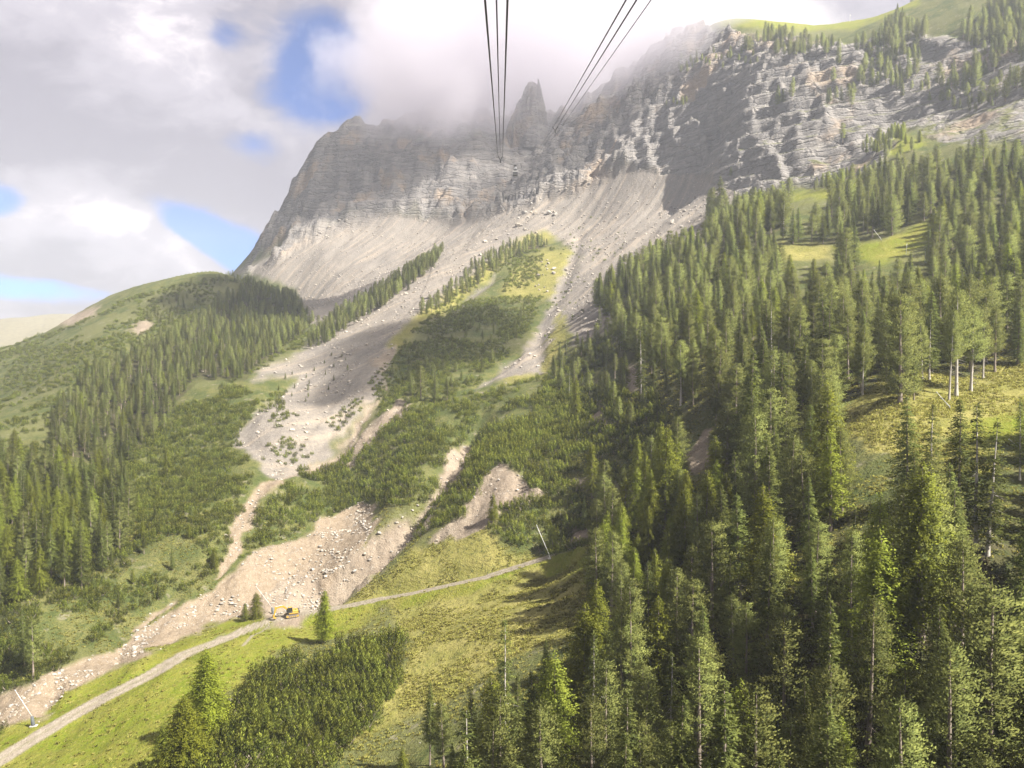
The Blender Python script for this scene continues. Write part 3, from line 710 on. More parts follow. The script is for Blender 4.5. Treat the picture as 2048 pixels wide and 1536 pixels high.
CLEAR = [[(1670,842),(1760,785),(1860,768),(2060,742),(2060,862),(1960,825),(1850,828),(1740,852)], [(1700,505),(1852,450),(1845,500),(1740,522)], [(1545,490),(1660,496),(1655,514)], [(1570,390),(1690,378),(1600,405)],
         [(560,1600),(900,1165),(1172,1105),(1172,1190),(1120,1255),(1000,1335),(880,1420),(760,1540)], [(1372,925),(1400,848),(1425,852),(1412,920)], [(1130,1135),(1172,1100),(1172,1160)]]
PL = []     # planted: dict(kind, var, x, y, z, h, rot, zone, hand)
def plant(kind, x, y, z, h, zone, wide=1.0, label=None):
    PL.append(dict(kind=kind, var=int(sr.integers(len(KIND[kind]))), x=float(x), y=float(y), z=float(z), h=float(h), rot=float(sr.uniform(0, 6.283)), tx=float(sr.normal(0, .022)), ty=float(sr.normal(0, .022)), zone=zone, wide=wide*float(sr.uniform(.9, 1.12)), label=label))
def forest(polys, spacing, ymin, ymax, n, hlo, hhi, weights, zone, wmix=1.0, **kw):
    pts = throw(polys, spacing, ymin, ymax, n, **kw)
    ks, ws = zip(*weights.items()); ws = np.array(ws)/sum(ws)
    for x, y, z, u, v in pts:
        cl = .5+.9*float(fbm(np.array([x/30]), np.array([y/30]), 2, 311)[0])
        h = hlo + (hhi-hlo)*np.clip(.55*sr.random()+.45*cl+.12*sr.normal(), 0, 1.15)
        tu, tv = proj(x, y, z+h); ss = np.linspace(0, 1, 9)
        qs = [(ss*(tu-u)+u+o*(1-ss)*.13*h*FPX/y, ss*(tv-v)+v) for o in (-1, 0, 1)]
        if any(in_poly(a_, b_, c).any() for a_, b_ in qs for c in CLEAR) and sr.random() < .985: continue
        plant(ks[sr.choice(len(ks), p=ws)], x, y, z, h, zone, wide=wmix*(1.0 + .25*max(0, (14-h)/14)))
def hand(kind, u, vb, vt, zone='', wide=1.0, label=None, var=None):
    p = spot(u, vb); h = (vb-vt)*p.y/FPX
    plant(kind, p.x, p.y, p.z, h, zone, wide, label)
    if var is not None: PL[-1]['var'] = var
MEADOWS = [[(2040,690),(2500,600),(2500,905),(2040,900)], [(1650,835),(1750,775),(1860,760),(2100,730),(2100,900),(1980,900),(1900,870),(1830,880),(1700,880)], [(1655,500),(1760,478),(1862,443),(1855,505),(1760,530),(1680,525)],
           [(1538,488),(1660,493),(1660,518),(1540,512)], [(1555,395),(1640,373),(1690,378),(1610,408)]]
# hand-placed trees that stand out
for a in (
 ('gold', 418, 1475, 1288, 'bottom clump', 1.35, 'tall yellow-green larch standing in the dwarf pine clump below the track', 0),
 ('gold', 372, 1545, 1388, 'bottom clump', 1.5, 'golden larch at the lower left edge of the dwarf pine clump', 1),
 ('larch', 330, 1560, 1440, 'bottom clump', 1.5, 'smaller dull green larch left of the golden larch', 1),
 ('gold', 650, 1285, 1176, 'bottom clump', 1.3, 'slender golden larch beside the track right of the yellow excavator', 0),
 ('larch', 512, 1238, 1183, 'digger', 1.5, 'short bushy larch left of the yellow excavator', 2),
 ('larch', 490, 1243, 1205, 'digger', 1.4, 'small low larch at the edge of the rubble left of the excavator', 1),
 ('thin', 1010, 1545, 1228, 'foot', .95, 'tall thin spruce with a bare tip rising over the lower meadow', 1),
 ('spruce', 1068, 1560, 1332, 'foot', .95, 'full pointed spruce right of the tall thin spruce at the bottom', None),
 ('spruce', 1092, 1440, 1275, 'foot', 1.0, None, None), ('spruce', 1035, 1500, 1345, 'foot', 1.0, None, None),
 ('spruce', 860, 1530, 1360, 'foot', .9, 'dark spruce standing alone on the right edge of the lower meadow', None), ('pine', 888, 1540, 1398, 'foot', 1.1, None, None), ('spruce', 945, 1550, 1365, 'foot', .8, None, None),
 ('spruce', 905, 1600, 1482, 'foot', 1.0, 'pale little spruce at the bottom edge of the picture', None), ('larch', 805, 1580, 1490, 'foot', 1., 'small bright larch at the bottom edge on the meadow slope', None), ('spruce', 1000, 1590, 1440, 'foot', 1., None, None), ('spruce', 965, 1580, 1440, 'foot', 1., None, None),
 ('pine', 1262, 1445, 1150, 'foot', .85, 'tall stone pine with sunlit right side at the corner of the forest', None), ('thin', 1340, 1510, 1298, 'foot', 1.2, 'half bare pine with dead lower branches in the dark forest gap', None),
 ('pine', 1283, 1650, 1432, 'foot', 1.25, 'bushy sunlit pine at the bottom edge right of the dark gap', 2), ('thin', 1447, 1620, 1372, 'foot', 1.5, 'pale grey sparse spruce at the bottom edge of the forest', 0),
 ('pine', 1575, 1640, 1430, 'foot', 1.2, None, None), ('larch', 1680, 1650, 1425, 'foot', 1.1, None, None), ('pine', 1830, 1660, 1440, 'foot', 1.2, None, None),
 ('larch', 1330, 1075, 850, 'mid larches', .95, 'tall bright larch beside the pale dirt scar', 1), ('larch', 1208, 1195, 1035, 'mid larches', 1.1, 'bright rounded larch at the right end of the visible track', 2), ('larch', 1242, 1175, 1028, 'mid larches', 1.0, None, 1), ('larch', 1412, 1110, 940, 'mid larches', 1.0, None, 0), ('larch', 1370, 1120, 965, 'mid larches', 1.0, None, 2),
 ('larch', 1300, 1110, 960, 'mid larches', 1.0, None, 0), ('larch', 1315, 1260, 1095, 'mid larches', 1.0, None, 0),
 ('larch', 1153, 842, 752, 'scrub', .8, 'bright green larch standing alone in the dwarf pine scrub', 1), ('thin', 1283, 800, 645, 'scrub', 1.0, 'half dead spruce with a grey trunk at the edge of the scrub', 0), ('thin', 1138, 800, 742, 'scrub', 1., None, 1), ('bare', 1362, 810, 680, 'scrub', .9, None, 0),
 ('larch', 985, 1045, 985, 'scrub', 1., 'small bright larch on the eroded bank above the track', 0), ('spruce', 1168, 1050, 990, 'scrub', .9, 'small pale spruce on the slope above the track end', None), ('larch', 1105, 1105, 1050, 'scrub', 1.3, None, 2),
 ('spruce', 578, 1452, 1402, 'bottom clump', 1.1, 'small blue-green spruce inside the dwarf pine clump', None), ('spruce', 735, 1385, 1345, 'bottom clump', 1.1, 'small spruce near the right edge of the dwarf pine clump', None), ('thin', 520, 1420, 1375, 'bottom clump', 1.2, 'thin grey spruce at the upper left of the dwarf pine clump', None),
 ('larch', 335, 955, 893, 'left', 1.0, 'bright larch standing alone in the left scrub', 1), ('spruce', 258, 925, 845, 'left', 1.0, 'pointed spruce alone at the top of the left scrub', None),
 ('pine', 842, 800, 730, 'scrub', 1.3, None, None), ('spruce', 870, 805, 742, 'scrub', 1.1, None, None), ('spruce', 895, 800, 752, 'scrub', 1.1, None, None), ('spruce', 822, 790, 745, 'scrub', 1.1, None, None),
 ('larch', 1835, 1265, 915, 'right', 1.05, 'big rounded sunlit larch in the forest below the right meadow', 2),
 ('pine', 1800, 806, 585, 'right meadow', 1.15, 'broad stone pine with thick trunk on the left of the right meadow', 2), ('bare', 1912, 792, 580, 'right meadow', 1.05, 'tall pine with twin bare pale trunks on the right meadow edge', 0), ('bare', 1942, 782, 618, 'right meadow', .95, 'leaning bare-trunked pine at the top edge of the right meadow', 1), ('bare', 1966, 757, 638, 'right meadow', .8, None, 1), ('bare', 1898, 800, 620, 'right meadow', .7, None, 0),
 ('bare', 1845, 760, 640, 'right meadow', .7, None, 1), ('bare', 1725, 790, 650, 'right meadow', .8, None, 1), ('bare', 1678, 800, 690, 'right meadow', .7, None, 0), ('bare', 1625, 850, 720, 'right meadow', .8, None, 1), ('spruce', 1828, 800, 700, 'right meadow', .9, None, None),
 ('spruce', 1815, 1010, 790, 'right', .95, 'dark pointed spruce in front of the right meadow', 2), ('thin', 1860, 1010, 805, 'right', 1.1, None, 1), ('spruce', 1918, 1040, 795, 'right', 1.0, None, 4), ('thin', 1952, 1100, 805, 'right', 1.2, 'dark sparse spruce with long bare trunk before the right meadow', 0), ('thin', 1975, 1110, 835, 'right', 1.2, None, 1), ('thin', 2040, 960, 795, 'right', 1.0, None, 0),
 ('spruce', 1625, 1260, 1090, 'right', .95, None, None), ('spruce', 1650, 1600, 1180, 'foot', 1., None, None), ('pine', 1960, 1640, 1155, 'foot', 1.25, 'largest stone pine filling the lower right corner of the forest', 2), ('pine', 1700, 1340, 1050, 'right', .9, None, None),
 ('spruce', 1440, 440, 352, 'top', 1.2, None, None), ('pine', 1425, 440, 375, 'top', 1.2, None, None), ('spruce', 1462, 352, 334, 'top', 1.4, None, None),
): hand(a[0], a[1], a[2], a[3], a[4], a[5], a[6], a[7])

LARCH_CORNER = [(1190,1000),(1300,960),(1450,900),(1470,1110),(1330,1300),(1190,1215)]
FR = [(1190,600),(1300,540),(1420,490),(1415,425),(1500,430),(1640,410),(1760,370),(1900,340),(2200,300),(2500,500),(2600,1900),(900,1900),(1000,1560),(1080,1420),(1170,1330),(1240,1310),(1190,1215),(1200,1150),(1290,1085),(1400,1010),(1420,940),(1440,860),(1370,800),(1320,740),(1250,700),(1215,655)]
forest([LARCH_CORNER], 7.5, 100, 300, 20000, 12, 20, dict(larch=.8, pine=.2), 'right forest')
forest([FR], 7.2, 62, 260, 60000, 11, 27, dict(spruce=.40, pine=.42, larch=.12, thin=.06), 'right forest', wmix=1.12, holes=MEADOWS + [LARCH_CORNER, [(1290,1500),(1330,1400),(1420,1420),(1400,1600),(1290,1600)]])
forest([FR], 7.4, 260, 700, 140000, 11, 23, dict(spruce=.46, pine=.44, larch=.08, bare=.02), 'right forest', holes=MEADOWS + [[(1540,640),(1620,640),(1620,690),(1540,690)], [(1690,290),(1800,270),(1850,300),(1760,345),(1690,420),(1670,410)]], fill=.9)
forest([[(1290,700),(1380,800),(1440,870),(1390,940),(1300,900),(1220,830),(1140,790),(1090,760),(1120,705),(1200,660)]], 8, 220, 480, 30000, 7, 14, dict(spruce=.5, pine=.4, thin=.1), 'scrub')
forest([[(330,680),(470,590),(500,552),(590,600),(622,650),(560,700),(480,760),(380,760),(330,860),(230,940),(110,900),(100,830),(200,740)]], 5.2, 330, 900, 110000, 7, 14, dict(spruce=.52, pine=.44, larch=.04), 'left hill')
forest([[(-400,1000),(-100,900),(40,930),(130,945),(240,960),(265,1010),(250,1090),(180,1200),(110,1310),(70,1390),(-60,1410),(-400,1500)]], 6.4, 170, 420, 60000, 12, 21, dict(spruce=.45, larch=.36, pine=.19), 'left forest', patch=-.12)
forest([[(60,940),(300,960),(420,1080),(440,1140),(200,1260),(150,1200),(260,1100)]], 12, 200, 420, 20000, 4, 9, dict(spruce=.5, larch=.5), 'left')
forest([[(615,700),(640,665),(700,620),(780,570),(850,525),(885,505),(870,535),(800,590),(720,640),(650,690)]], 4.2, 520, 1000, 90000, 9, 15, dict(pine=.55, spruce=.45), 'talus belt')
forest([[(940,575),(930,545),(1000,500),(1060,480),(1095,492),(1040,510),(980,545)], [(840,630),(950,540),(990,530),(960,570),(870,625)]], 5, 500, 1000, 90000, 7, 13, dict(pine=.6, spruce=.4), 'spur')
forest([[(760,760),(900,620),(1060,600),(1030,680),(940,770),(860,790)]], 11, 380, 800, 50000, 4, 8, dict(pine=.5, spruce=.5), 'spur')
forest([[(560,760),(680,700),(700,760),(600,820),(540,800)]], 11, 400, 650, 30000, 2, 4.5, dict(spruce=.8, pine=.2), 'talus', avoid=2)
# groves on the ledges above the right cliff
forest([[(1480,95),(1540,75),(1620,88),(1680,100),(1650,120),(1500,115)], [(1700,110),(1780,60),(1830,20),(2100,-20),(2100,100),(1960,180),(1860,140),(1740,120)], [(1850,150),(1950,160),(2100,120),(2100,190),(1900,220)], [(1560,195),(1615,175),(1600,205),(1550,210)], [(1650,210),(1800,185),(1830,200),(1720,215)], [(1640,130),(1850,150),(1800,180),(1660,170)], [(1630,295),(1690,280),(1690,300)]], 5.4, 480, 1050, 220000, 13, 20, dict(pine=.75, spruce=.25), 'cliff top', fill=.75, patch=-.02, avoid=2)
forest([[(1360,120),(1500,95),(1520,130),(1360,150)], [(1320,210),(1380,205),(1380,225)], [(1700,140),(1860,170),(2000,200),(1980,240),(1800,190)]], 7, 480, 1100, 60000, 7, 12, dict(pine=.8, spruce=.2), 'cliff top', fill=.5, avoid=2)
forest([[(1700,300),(1800,265),(1850,290),(1800,330)], [(1560,395),(1760,340),(1760,360),(1600,405)]], 8, 420, 760, 30000, 7, 12, dict(larch=.5, pine=.5), 'right forest')
forest([[(360,575),(480,550),(500,556),(420,575)], [(280,640),(360,600),(420,590),(340,660)]], 8, 600, 950, 40000, 5, 10, dict(pine=.7, spruce=.3), 'left hill', fill=.6)

# dwarf pine scrub: counted bushes near by, an uncountable mass further up
MG = []
def scrub(polys, spacing, ymin, ymax, n, size, **kw):
    for x, y, z, u, v in throw(polys, spacing, ymin, ymax, n, **kw):
        MG.append(dict(kind='mugo', var=int(sr.integers(4)), x=x, y=y, z=z, h=float(size*sr.uniform(.65, 1.3)), rot=float(sr.uniform(0, 6.283))))
scrub([[(520,1362),(690,1265),(800,1265),(800,1345),(740,1450),(640,1530),(560,1640),(260,1660),(300,1560),(400,1500),(470,1410)]], 2.7, 120, 215, 40000, 2.9, patch=-.45)
scrub([[(470,790),(570,780),(560,900),(470,895)]], 3.2, 350, 560, 30000, 1.6, patch=.02, avoid=2)
scrub([[(690,1160),(760,1090),(850,1020),(930,960),(900,1000),(840,1060),(760,1120),(710,1175)]], 2.6, 240, 330, 30000, 1.6, patch=.02, avoid=2)
scrub([[(960,860),(1100,770),(1300,790),(1360,900),(1290,985),(1200,1060),(1130,1105),(1060,1095),(1000,1085),(975,1050),(870,1062),(905,990),(950,900)], [(880,1065),(860,1050),(940,960),(960,880),(970,900),(950,1000)]], 2.9, 230, 430, 90000, 2.4, patch=-.33, avoid=.75)
scrub([[(600,945),(690,910),(760,860),(800,830),(900,830),(950,800),(960,830),(930,870),(880,985),(800,1020),(760,1010),(620,1055),(500,1100),(480,1120),(500,1040),(570,980)]], 3.0, 270, 460, 90000, 2.4, patch=-.27, avoid=.6)
scrub([[(690,1170),(700,1150),(790,1080),(800,1100),(720,1180)], [(850,1040),(900,1000),(930,980),(880,1060),(820,1090)]], 2.4, 240, 330, 30000, 1.2, patch=-.05, avoid=1.5)
scrub([[(750,790),(830,650),(950,600),(1080,592),(1060,660),(970,755),(900,800),(1090,755),(1000,800),(960,840),(760,850)], [(1080,760),(1200,680),(1330,760),(1300,800),(1100,790)]], 2.7, 380, 760, 160000, 1.6, patch=-.30)
scrub([[(520,885),(560,822),(590,830),(575,880),(640,885),(700,830),(660,890),(590,930),(540,915)], [(600,905),(760,740),(790,720),(770,770),(640,910)]], 2.4, 330, 560, 60000, 1.4, avoid=1.2, patch=-.15)
scrub([[(250,900),(400,790),(480,770),(520,800),(470,880),(530,930),(480,1000),(490,1040),(440,1140),(340,1190),(240,1250),(160,1290),(60,1380),(0,1400),(-100,1380),(0,1000),(150,960)]], 2.8, 190, 560, 260000, 1.9, patch=-.35)
scrub([[(830,660),(950,550),(1000,520),(1090,490),(1110,500),(1000,540),(900,620)], [(1020,530),(1090,500),(1080,560),(1000,590)]], 3.0, 520, 900, 90000, 1.7, patch=-.25)
scrub([[(440,780),(560,700),(620,650),(610,690),(500,750)], [(580,600),(620,640),(560,700),(440,740),(480,650)]], 2.8, 420, 900, 90000, 1.6, patch=-.2)
scrub([[(-300,760),(0,690),(130,660),(250,600),(380,560),(480,560),(330,680),(200,730),(100,830),(100,960),(-300,1000)]], 3.6, 330, 950, 150000, 1.7, patch=-.08)
scrub([[(520,1140),(600,1070),(540,1070),(480,1120)], [(310,1225),(420,1170),(480,1130),(400,1180)]], 2.3, 230, 330, 20000, 1.2)
scrub([[(0,1480),(30,1470),(20,1440),(-60,1450)]], 2.0, 170, 220, 9000, 1.2)
scrub([[(1040,560),(1180,430),(1260,470),(1190,620),(1100,720)]], 6, 400, 900, 30000, 1.2, fill=.3, patch=0.1)

def px_h(p): return p['h']*FPX/p['y']
# who is in sight: paint silhouettes front to back on a coarse grid
MW, MH = 512, 384
def sight(items, wid, base=None):
    m = np.zeros((MH, MW), bool) if base is None else base
    for p in sorted(items, key=lambda q: q['y']):
        u, v = proj(p['x'], p['y'], p['z']); u2, vt = proj(p['x'], p['y'], p['z']+p['h'])
        hw = wid*p['h']*FPX/p['y']/4*p.get('wide', 1); u, v, vt = u/4, v/4, vt/4; p['seen'] = 0
        s_top = (p['z']+p['h']*.9)/p['y']
        if s_top < float(horizon_v(np.array([p['x']/p['y']]), np.array([p['y']]))[0]): continue
        n = 0
        for row in range(max(0, int(vt)), min(MH, int(v)+1)):
            q = (row-vt)/max(v-vt, 1e-3); w = hw*min(1, .15+q*1.1); a, b = max(0, int(u-w)), min(MW, int(u+w)+1)
            if b > a: n += int((~m[row, a:b]).sum()); m[row, a:b] = True
        p['seen'] = n
    return m
mask = sight(PL, .14)
sight(MG, 1.0, mask)
# ------------------------------------------------------------------ trees and bushes as things; the rest of each kind as one mass
KNAME = dict(spruce='spruce_tree', pine='stone_pine_tree', larch='larch_tree', gold='larch_tree', bare='stone_pine_tree', thin='spruce_tree')
DESC = dict(spruce='dark spruce', pine='stone pine', larch='pale larch', gold='golden larch', bare='bare-trunked pine', thin='sparse spruce')
LAND = [((1560,1500),'right of the dark forest gap'),((1800,1500),'low in the right corner of the forest'),((1980,1300),'on the right edge below the meadow'),((1420,1300),'behind the dark gap in the lower forest'),((1200,1400),'at the shaded left corner of the forest'),
 ((1620,1150),'in the middle of the big right forest'),((1780,1050),'just below the right meadow'),((1480,1000),'right of the pale dirt scar'),((1420,800),'above the pale dirt scar'),((1330,700),'on the forest edge above the scrub'),((1560,720),'left of the right meadow'),((1760,720),'along the upper edge of the right meadow'),((1960,680),'in the stand above the right meadow'),
 ((1980,520),'on the right border of the upper forest'),((1760,560),'below the small bright upper clearing'),((1560,560),'left of the small bright upper clearing'),((1400,560),'along the scree edge of the upper forest'),((1250,620),'at the lower tip of the scree'),((1450,430),'under the cliff in the forest corner'),((1620,430),'above the small bright upper clearing'),((1850,380),'on the grassy shelf under the cliff'),((1240,1120),'around the end of the track'),
 ((980,1480),'at the bottom of the lower meadow'),((1560,90),'on the cliff rim'),((1900,80),'in the highest grove above the right cliff'),((1720,190),'beside the green cliff ledge'),((1380,140),'on the misty cliff rim'),((60,1100),'in the tall stand at the left edge'),((180,1050),'at the right side of the left stand'),((60,1300),'just above the rubble channel on the left'),((300,1100),'in the left scrub'),
 ((170,830),'at the foot of the left wooded hill'),((350,700),'in the middle of the left wooded hill'),((540,620),'on the crest of the left wooded hill'),((400,590),'on the open top of the left hill'),((740,610),'in the tree belt along the grey talus'),((960,550),'along the central spur'),((1050,490),'on top of the central spur'),((900,720),'in the shaded scrub of the central spur'),((1150,800),'in the scrub above the eroded bank'),((620,760),'scattered on the pale talus'),((690,1290),'at the top of the clump'),((790,1310),'on the right edge of the clump'),((630,1380),'in the middle of the clump'),((700,1430),'low on the right of the clump'),((560,1490),'low in the clump'),((430,1520),'at the foot of the tall larch'),((560,1350),'high on the left of the clump'),((640,1480),'at the bottom tip of the clump'),((740,1370),'right of centre in the clump'),((500,1220),'beside the yellow excavator')]
LXY = np.array([l[0] for l in LAND], float)
def landmark(u, v): return LAND[int(np.argmin(((LXY-np.array([u, v]))**2).sum(1)))][1]

def thing(name, label, cat, loc, rot=0., scale=(1, 1, 1), group=None):
    o = bpy.data.objects.new(name, None); o.empty_display_size = .5
    o.location = loc; o.rotation_euler = (0, 0, rot); o.scale = scale
    o['label'] = label; o['category'] = cat
    if group: o['group'] = group
    COL.objects.link(o); return o
def part(name, me, parent):
    o = bpy.data.objects.new(name, me); COL.objects.link(o); o.parent = parent; return o
def split_off(items, key, limit):
    vis = sorted([p for p in items if p['seen'] >= key], key=lambda p: -p['seen'])
    for p in vis[:limit]: p['single'] = True
    for p in items:
        if p.get('label'): p['single'] = True
singles = {}
for nm in ('spruce_tree', 'stone_pine_tree', 'larch_tree'):
    items = [p for p in PL if KNAME[p['kind']] == nm]
    split_off(items, 5, 296)
    singles[nm] = [p for p in items if p.get('single')][:400]
ORD = 'first second third fourth fifth sixth seventh eighth ninth tenth eleventh twelfth thirteenth fourteenth fifteenth sixteenth seventeenth eighteenth'.split()
def plural(d): return d + ('es' if d.endswith('ch') else 's')
def in_order(ps, d, l, top):
    """Label every member of a set by its look if it is the tallest, else by its place in its row from the left."""
    if len(ps) == 1: ps[0]['label'] = f'only {d} {l}'; return
    b = max(ps, key=lambda p: p['big']); b['label'] = f'{top} {d} {l}'
    rest = sorted([p for p in ps if p is not b], key=lambda p: p['v']); nr = -(-len(rest)//16); rows = [['']] if nr == 1 else None
    names = {1: [''], 2: ['upper', 'lower'], 3: ['upper', 'middle', 'lower'], 4: ['top', 'upper', 'lower', 'bottom']}.get(nr, ['top', 'upper', 'middle', 'lower', 'bottom'])
    nr = min(nr, len(names)); per = -(-len(rest)//nr)
    for i in range(nr):
        row = sorted(rest[i*per:(i+1)*per], key=lambda p: p['u'])
        for k, p in enumerate(row):
            which = 'leftmost' if k == 0 else 'rightmost' if k == len(row)-1 else (ORD[k] + ' from left') if k < len(ORD) else None
            what = f'{names[i]} {plural(d)}'.strip()
            p['label'] = f'{which} of the {what} {l}' if which else f'{what} {l}'
    for p in ps: p['grp'] = f'{plural(d)} {l}'
def name_set(items, desc, cat, grp):
    sets = {}
    for p in items:
        p['u'], p['v'] = proj(p['x'], p['y'], p['z']+p['h']*.55); p['big'] = p['h']/p['y']
        if not p.get('label'): sets.setdefault((desc(p), landmark(p['u'], p['v'])), []).append(p)
    for (d, l), ps in sets.items(): in_order(ps, d, l, 'tallest')
for nm, grp in (('spruce_tree', 'spruces on the mountainside'), ('stone_pine_tree', 'stone pines on the mountainside'), ('larch_tree', 'larches on the mountainside')):
    name_set(singles[nm], lambda p: DESC[p['kind']], 'tree', grp)
    for p in singles[nm]:
        s = p['h']/H0; w = s*p['wide']
        t = thing(nm, p['label'], 'tree', (p['x'], p['y'], p['z']), p['rot'], (w, w, s), p.get('grp', grp))
        t.rotation_euler = (p['tx'], p['ty'], p['rot'])
        tm, cm = KIND[p['kind']][p['var']]
        part('trunk', tm, t); part('crown', cm, t)
split_off(MG, 3, 290)
msing = [p for p in MG if p.get('single')]
name_set(msing, lambda p: 'dwarf pine', 'shrub', '')
for p in msing:
    s = p['h']/1.7
    t = thing('dwarf_pine_shrub', p['label'], 'shrub', (p['x'], p['y'], p['z']), p['rot'], (s, s, s), p.get('grp', 'dwarf pines of the slope'))
    tm, cm = KIND['mugo'][p['var']]; part('stem', tm, t); part('foliage', cm, t)

def join_meshes(name, mes):
    bm = bmesh.new(); mats = []
    for me in mes:
        k = len(mats); mats += list(me.materials); n0 = len(bm.faces); bm.from_mesh(me)
        bm.faces.ensure_lookup_table()
        for f in bm.faces[n0:]: f.material_index = k
    out = bpy.data.meshes.new(name); bm.to_mesh(out); bm.free()
    for m in mats: out.materials.append(m)
    return out
def mass(name, label, items, protos, h0):
    """A wood too big to count: copies spread over points by geometry nodes, one object."""
    col = bpy.data.collections.new(name + '_kinds')
    for i, me in enumerate(protos):
        o = bpy.data.objects.new(f'{name}_{chr(97+i)}', me); col.objects.link(o)
    me = bpy.data.meshes.new(name); n = len(items); me.vertices.add(n)
    me.vertices.foreach_set('co', np.array([(p['x'], p['y'], p['z']) for p in items], np.float32).ravel())
    sc = me.attributes.new('siz', 'FLOAT_VECTOR', 'POINT'); sc.data.foreach_set('vector', np.array([(p['h']/h0*p.get('wide', 1),)*2 + (p['h']/h0,) for p in items], np.float32).ravel())
    ro = me.attributes.new('turn', 'FLOAT_VECTOR', 'POINT'); ro.data.foreach_set('vector', np.array([(p.get('tx', 0), p.get('ty', 0), p['rot']) for p in items], np.float32).ravel())
    va = me.attributes.new('pick', 'INT', 'POINT'); va.data.foreach_set('value', np.array([p['pv'] for p in items], np.int32))
    o = bpy.data.objects.new(name, me); o['kind'] = 'stuff'; o['label'] = label; COL.objects.link(o)
    ng = bpy.data.node_groups.new(name, 'GeometryNodeTree')
    ng.interface.new_socket('Geometry', in_out='INPUT', socket_type='NodeSocketGeometry'); ng.interface.new_socket('Geometry', in_out='OUTPUT', socket_type='NodeSocketGeometry')
    gi, go = ng.nodes.new('NodeGroupInput'), ng.nodes.new('NodeGroupOutput')
    ip = ng.nodes.new('GeometryNodeInstanceOnPoints'); ci = ng.nodes.new('GeometryNodeCollectionInfo')
    ci.inputs['Collection'].default_value = col; ci.inputs['Separate Children'].default_value = True; ci.inputs['Reset Children'].default_value = True
    def at(nm, ty):
        a = ng.nodes.new('GeometryNodeInputNamedAttribute'); a.data_type = ty; a.inputs[0].default_value = nm; return a.outputs[0]
    ng.links.new(gi.outputs[0], ip.inputs['Points']); ng.links.new(ci.outputs[0], ip.inputs['Instance']); ip.inputs['Pick Instance'].default_value = True
    ng.links.new(at('pick', 'INT'), ip.inputs['Instance Index']); ng.links.new(at('turn', 'FLOAT_VECTOR'), ip.inputs['Rotation']); ng.links.new(at('siz', 'FLOAT_VECTOR'), ip.inputs['Scale'])
    ng.links.new(ip.outputs[0], go.inputs[0])
    md = o.modifiers.new('spread', 'NODES'); md.node_group = ng
    return o
def tree_mass(nm, label, kinds):
    items = [p for p in PL if p['kind'] in kinds and not p.get('single')]
    protos, off = [], {}
    for k in kinds:
        off[k] = len(protos); protos += [join_meshes(nm, pair) for pair in KIND[k]]
    for p in items: p['pv'] = off[p['kind']] + p['var']
    print(nm, len(items)); mass(nm, label, items, protos, H0)
tree_mass('spruce_forest', 'far spruces too many to count on the slopes', ['spruce', 'thin'])
tree_mass('pine_forest', 'far stone pines too many to count on the slopes', ['pine', 'bare'])
tree_mass('larch_forest', 'far larches mixed into the woods on the slopes', ['larch', 'gold'])
mrest = [p for p in MG if not p.get('single')]
for p in mrest: p['pv'] = p['var']
print('scrub', len(mrest), len(msing), {k: len(v) for k, v in singles.items()})
mass('dwarf_pine_scrub', 'dense dwarf pine scrub covering the slopes', mrest, [pair[1] for pair in KIND['mugo']], 1.7)
# forest floor and thin soil under the plants
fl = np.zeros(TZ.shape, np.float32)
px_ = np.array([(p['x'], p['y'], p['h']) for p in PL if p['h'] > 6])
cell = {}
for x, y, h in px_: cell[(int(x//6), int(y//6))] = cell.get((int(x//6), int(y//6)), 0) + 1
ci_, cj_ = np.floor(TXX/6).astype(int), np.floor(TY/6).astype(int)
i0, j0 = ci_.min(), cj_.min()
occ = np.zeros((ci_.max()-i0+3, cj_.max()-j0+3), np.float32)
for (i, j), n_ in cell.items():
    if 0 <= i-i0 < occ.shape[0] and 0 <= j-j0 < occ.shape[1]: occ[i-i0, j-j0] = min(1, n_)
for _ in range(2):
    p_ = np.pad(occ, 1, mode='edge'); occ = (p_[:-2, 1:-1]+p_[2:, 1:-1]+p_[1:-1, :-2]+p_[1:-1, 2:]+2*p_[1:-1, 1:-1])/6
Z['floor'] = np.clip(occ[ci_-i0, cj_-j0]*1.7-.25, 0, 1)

# tussocks on the meadows near by
def blade_mesh(name, seed, mat):
    r = np.random.default_rng(seed); n = 16; an = r.uniform(0, 6.283, n); q = np.sqrt(r.random(n))*.5
    B = np.c_[np.cos(an)*q, np.sin(an)*q, np.full(n, -.05)]; D = norm(np.c_[np.cos(an)*.5, np.sin(an)*.5, np.full(n, 1.)] + r.normal(0, .2, (n, 3)))
    NN = D*.3 + np.array((0, 0, 1.))
    V, F = tufts(B, D, r.uniform(.5, 1.0, n), r.uniform(.20, .36, n), r, NN); me = new_mesh(name, V, F, 4, [mat]); put_attr(me, 'tint', np.repeat(r.random(n), 4)); bent_normals(me, NN); return me
M_GRASS = leaf_mat('meadow_grass', (.150, .160, .034), (.300, .260, .075), .3)
GB = [blade_mesh('grass', 500+i, M_GRASS) for i in range(4)]
n = 260000; X = sr.uniform(-.72, .72, n); Y = np.sqrt(sr.uniform(100**2, 330**2, n)); zz = ground_v(X, Y); u, v = proj(X*Y, Y, zz)
ok = (u > -40) & (u < 2090) & (v < 1580) & (zz/Y > horizon_v(X, Y)-.01)
w = cov_v('dry', X, Y)*1.0 + (1-cov_v('grass', X, Y))*.45 + cov_v('grass', X, Y)*.12
for kx in ('road', 'debris', 'gully', 'scree', 'rock'): w = w*(1-np.clip(cov_v(kx, X, Y)*1.6, 0, 1))
ok &= sr.random(n) < w*np.clip(.5+1.6*fbm(X*Y/7, Y/7, 3, 601), 0, 1)
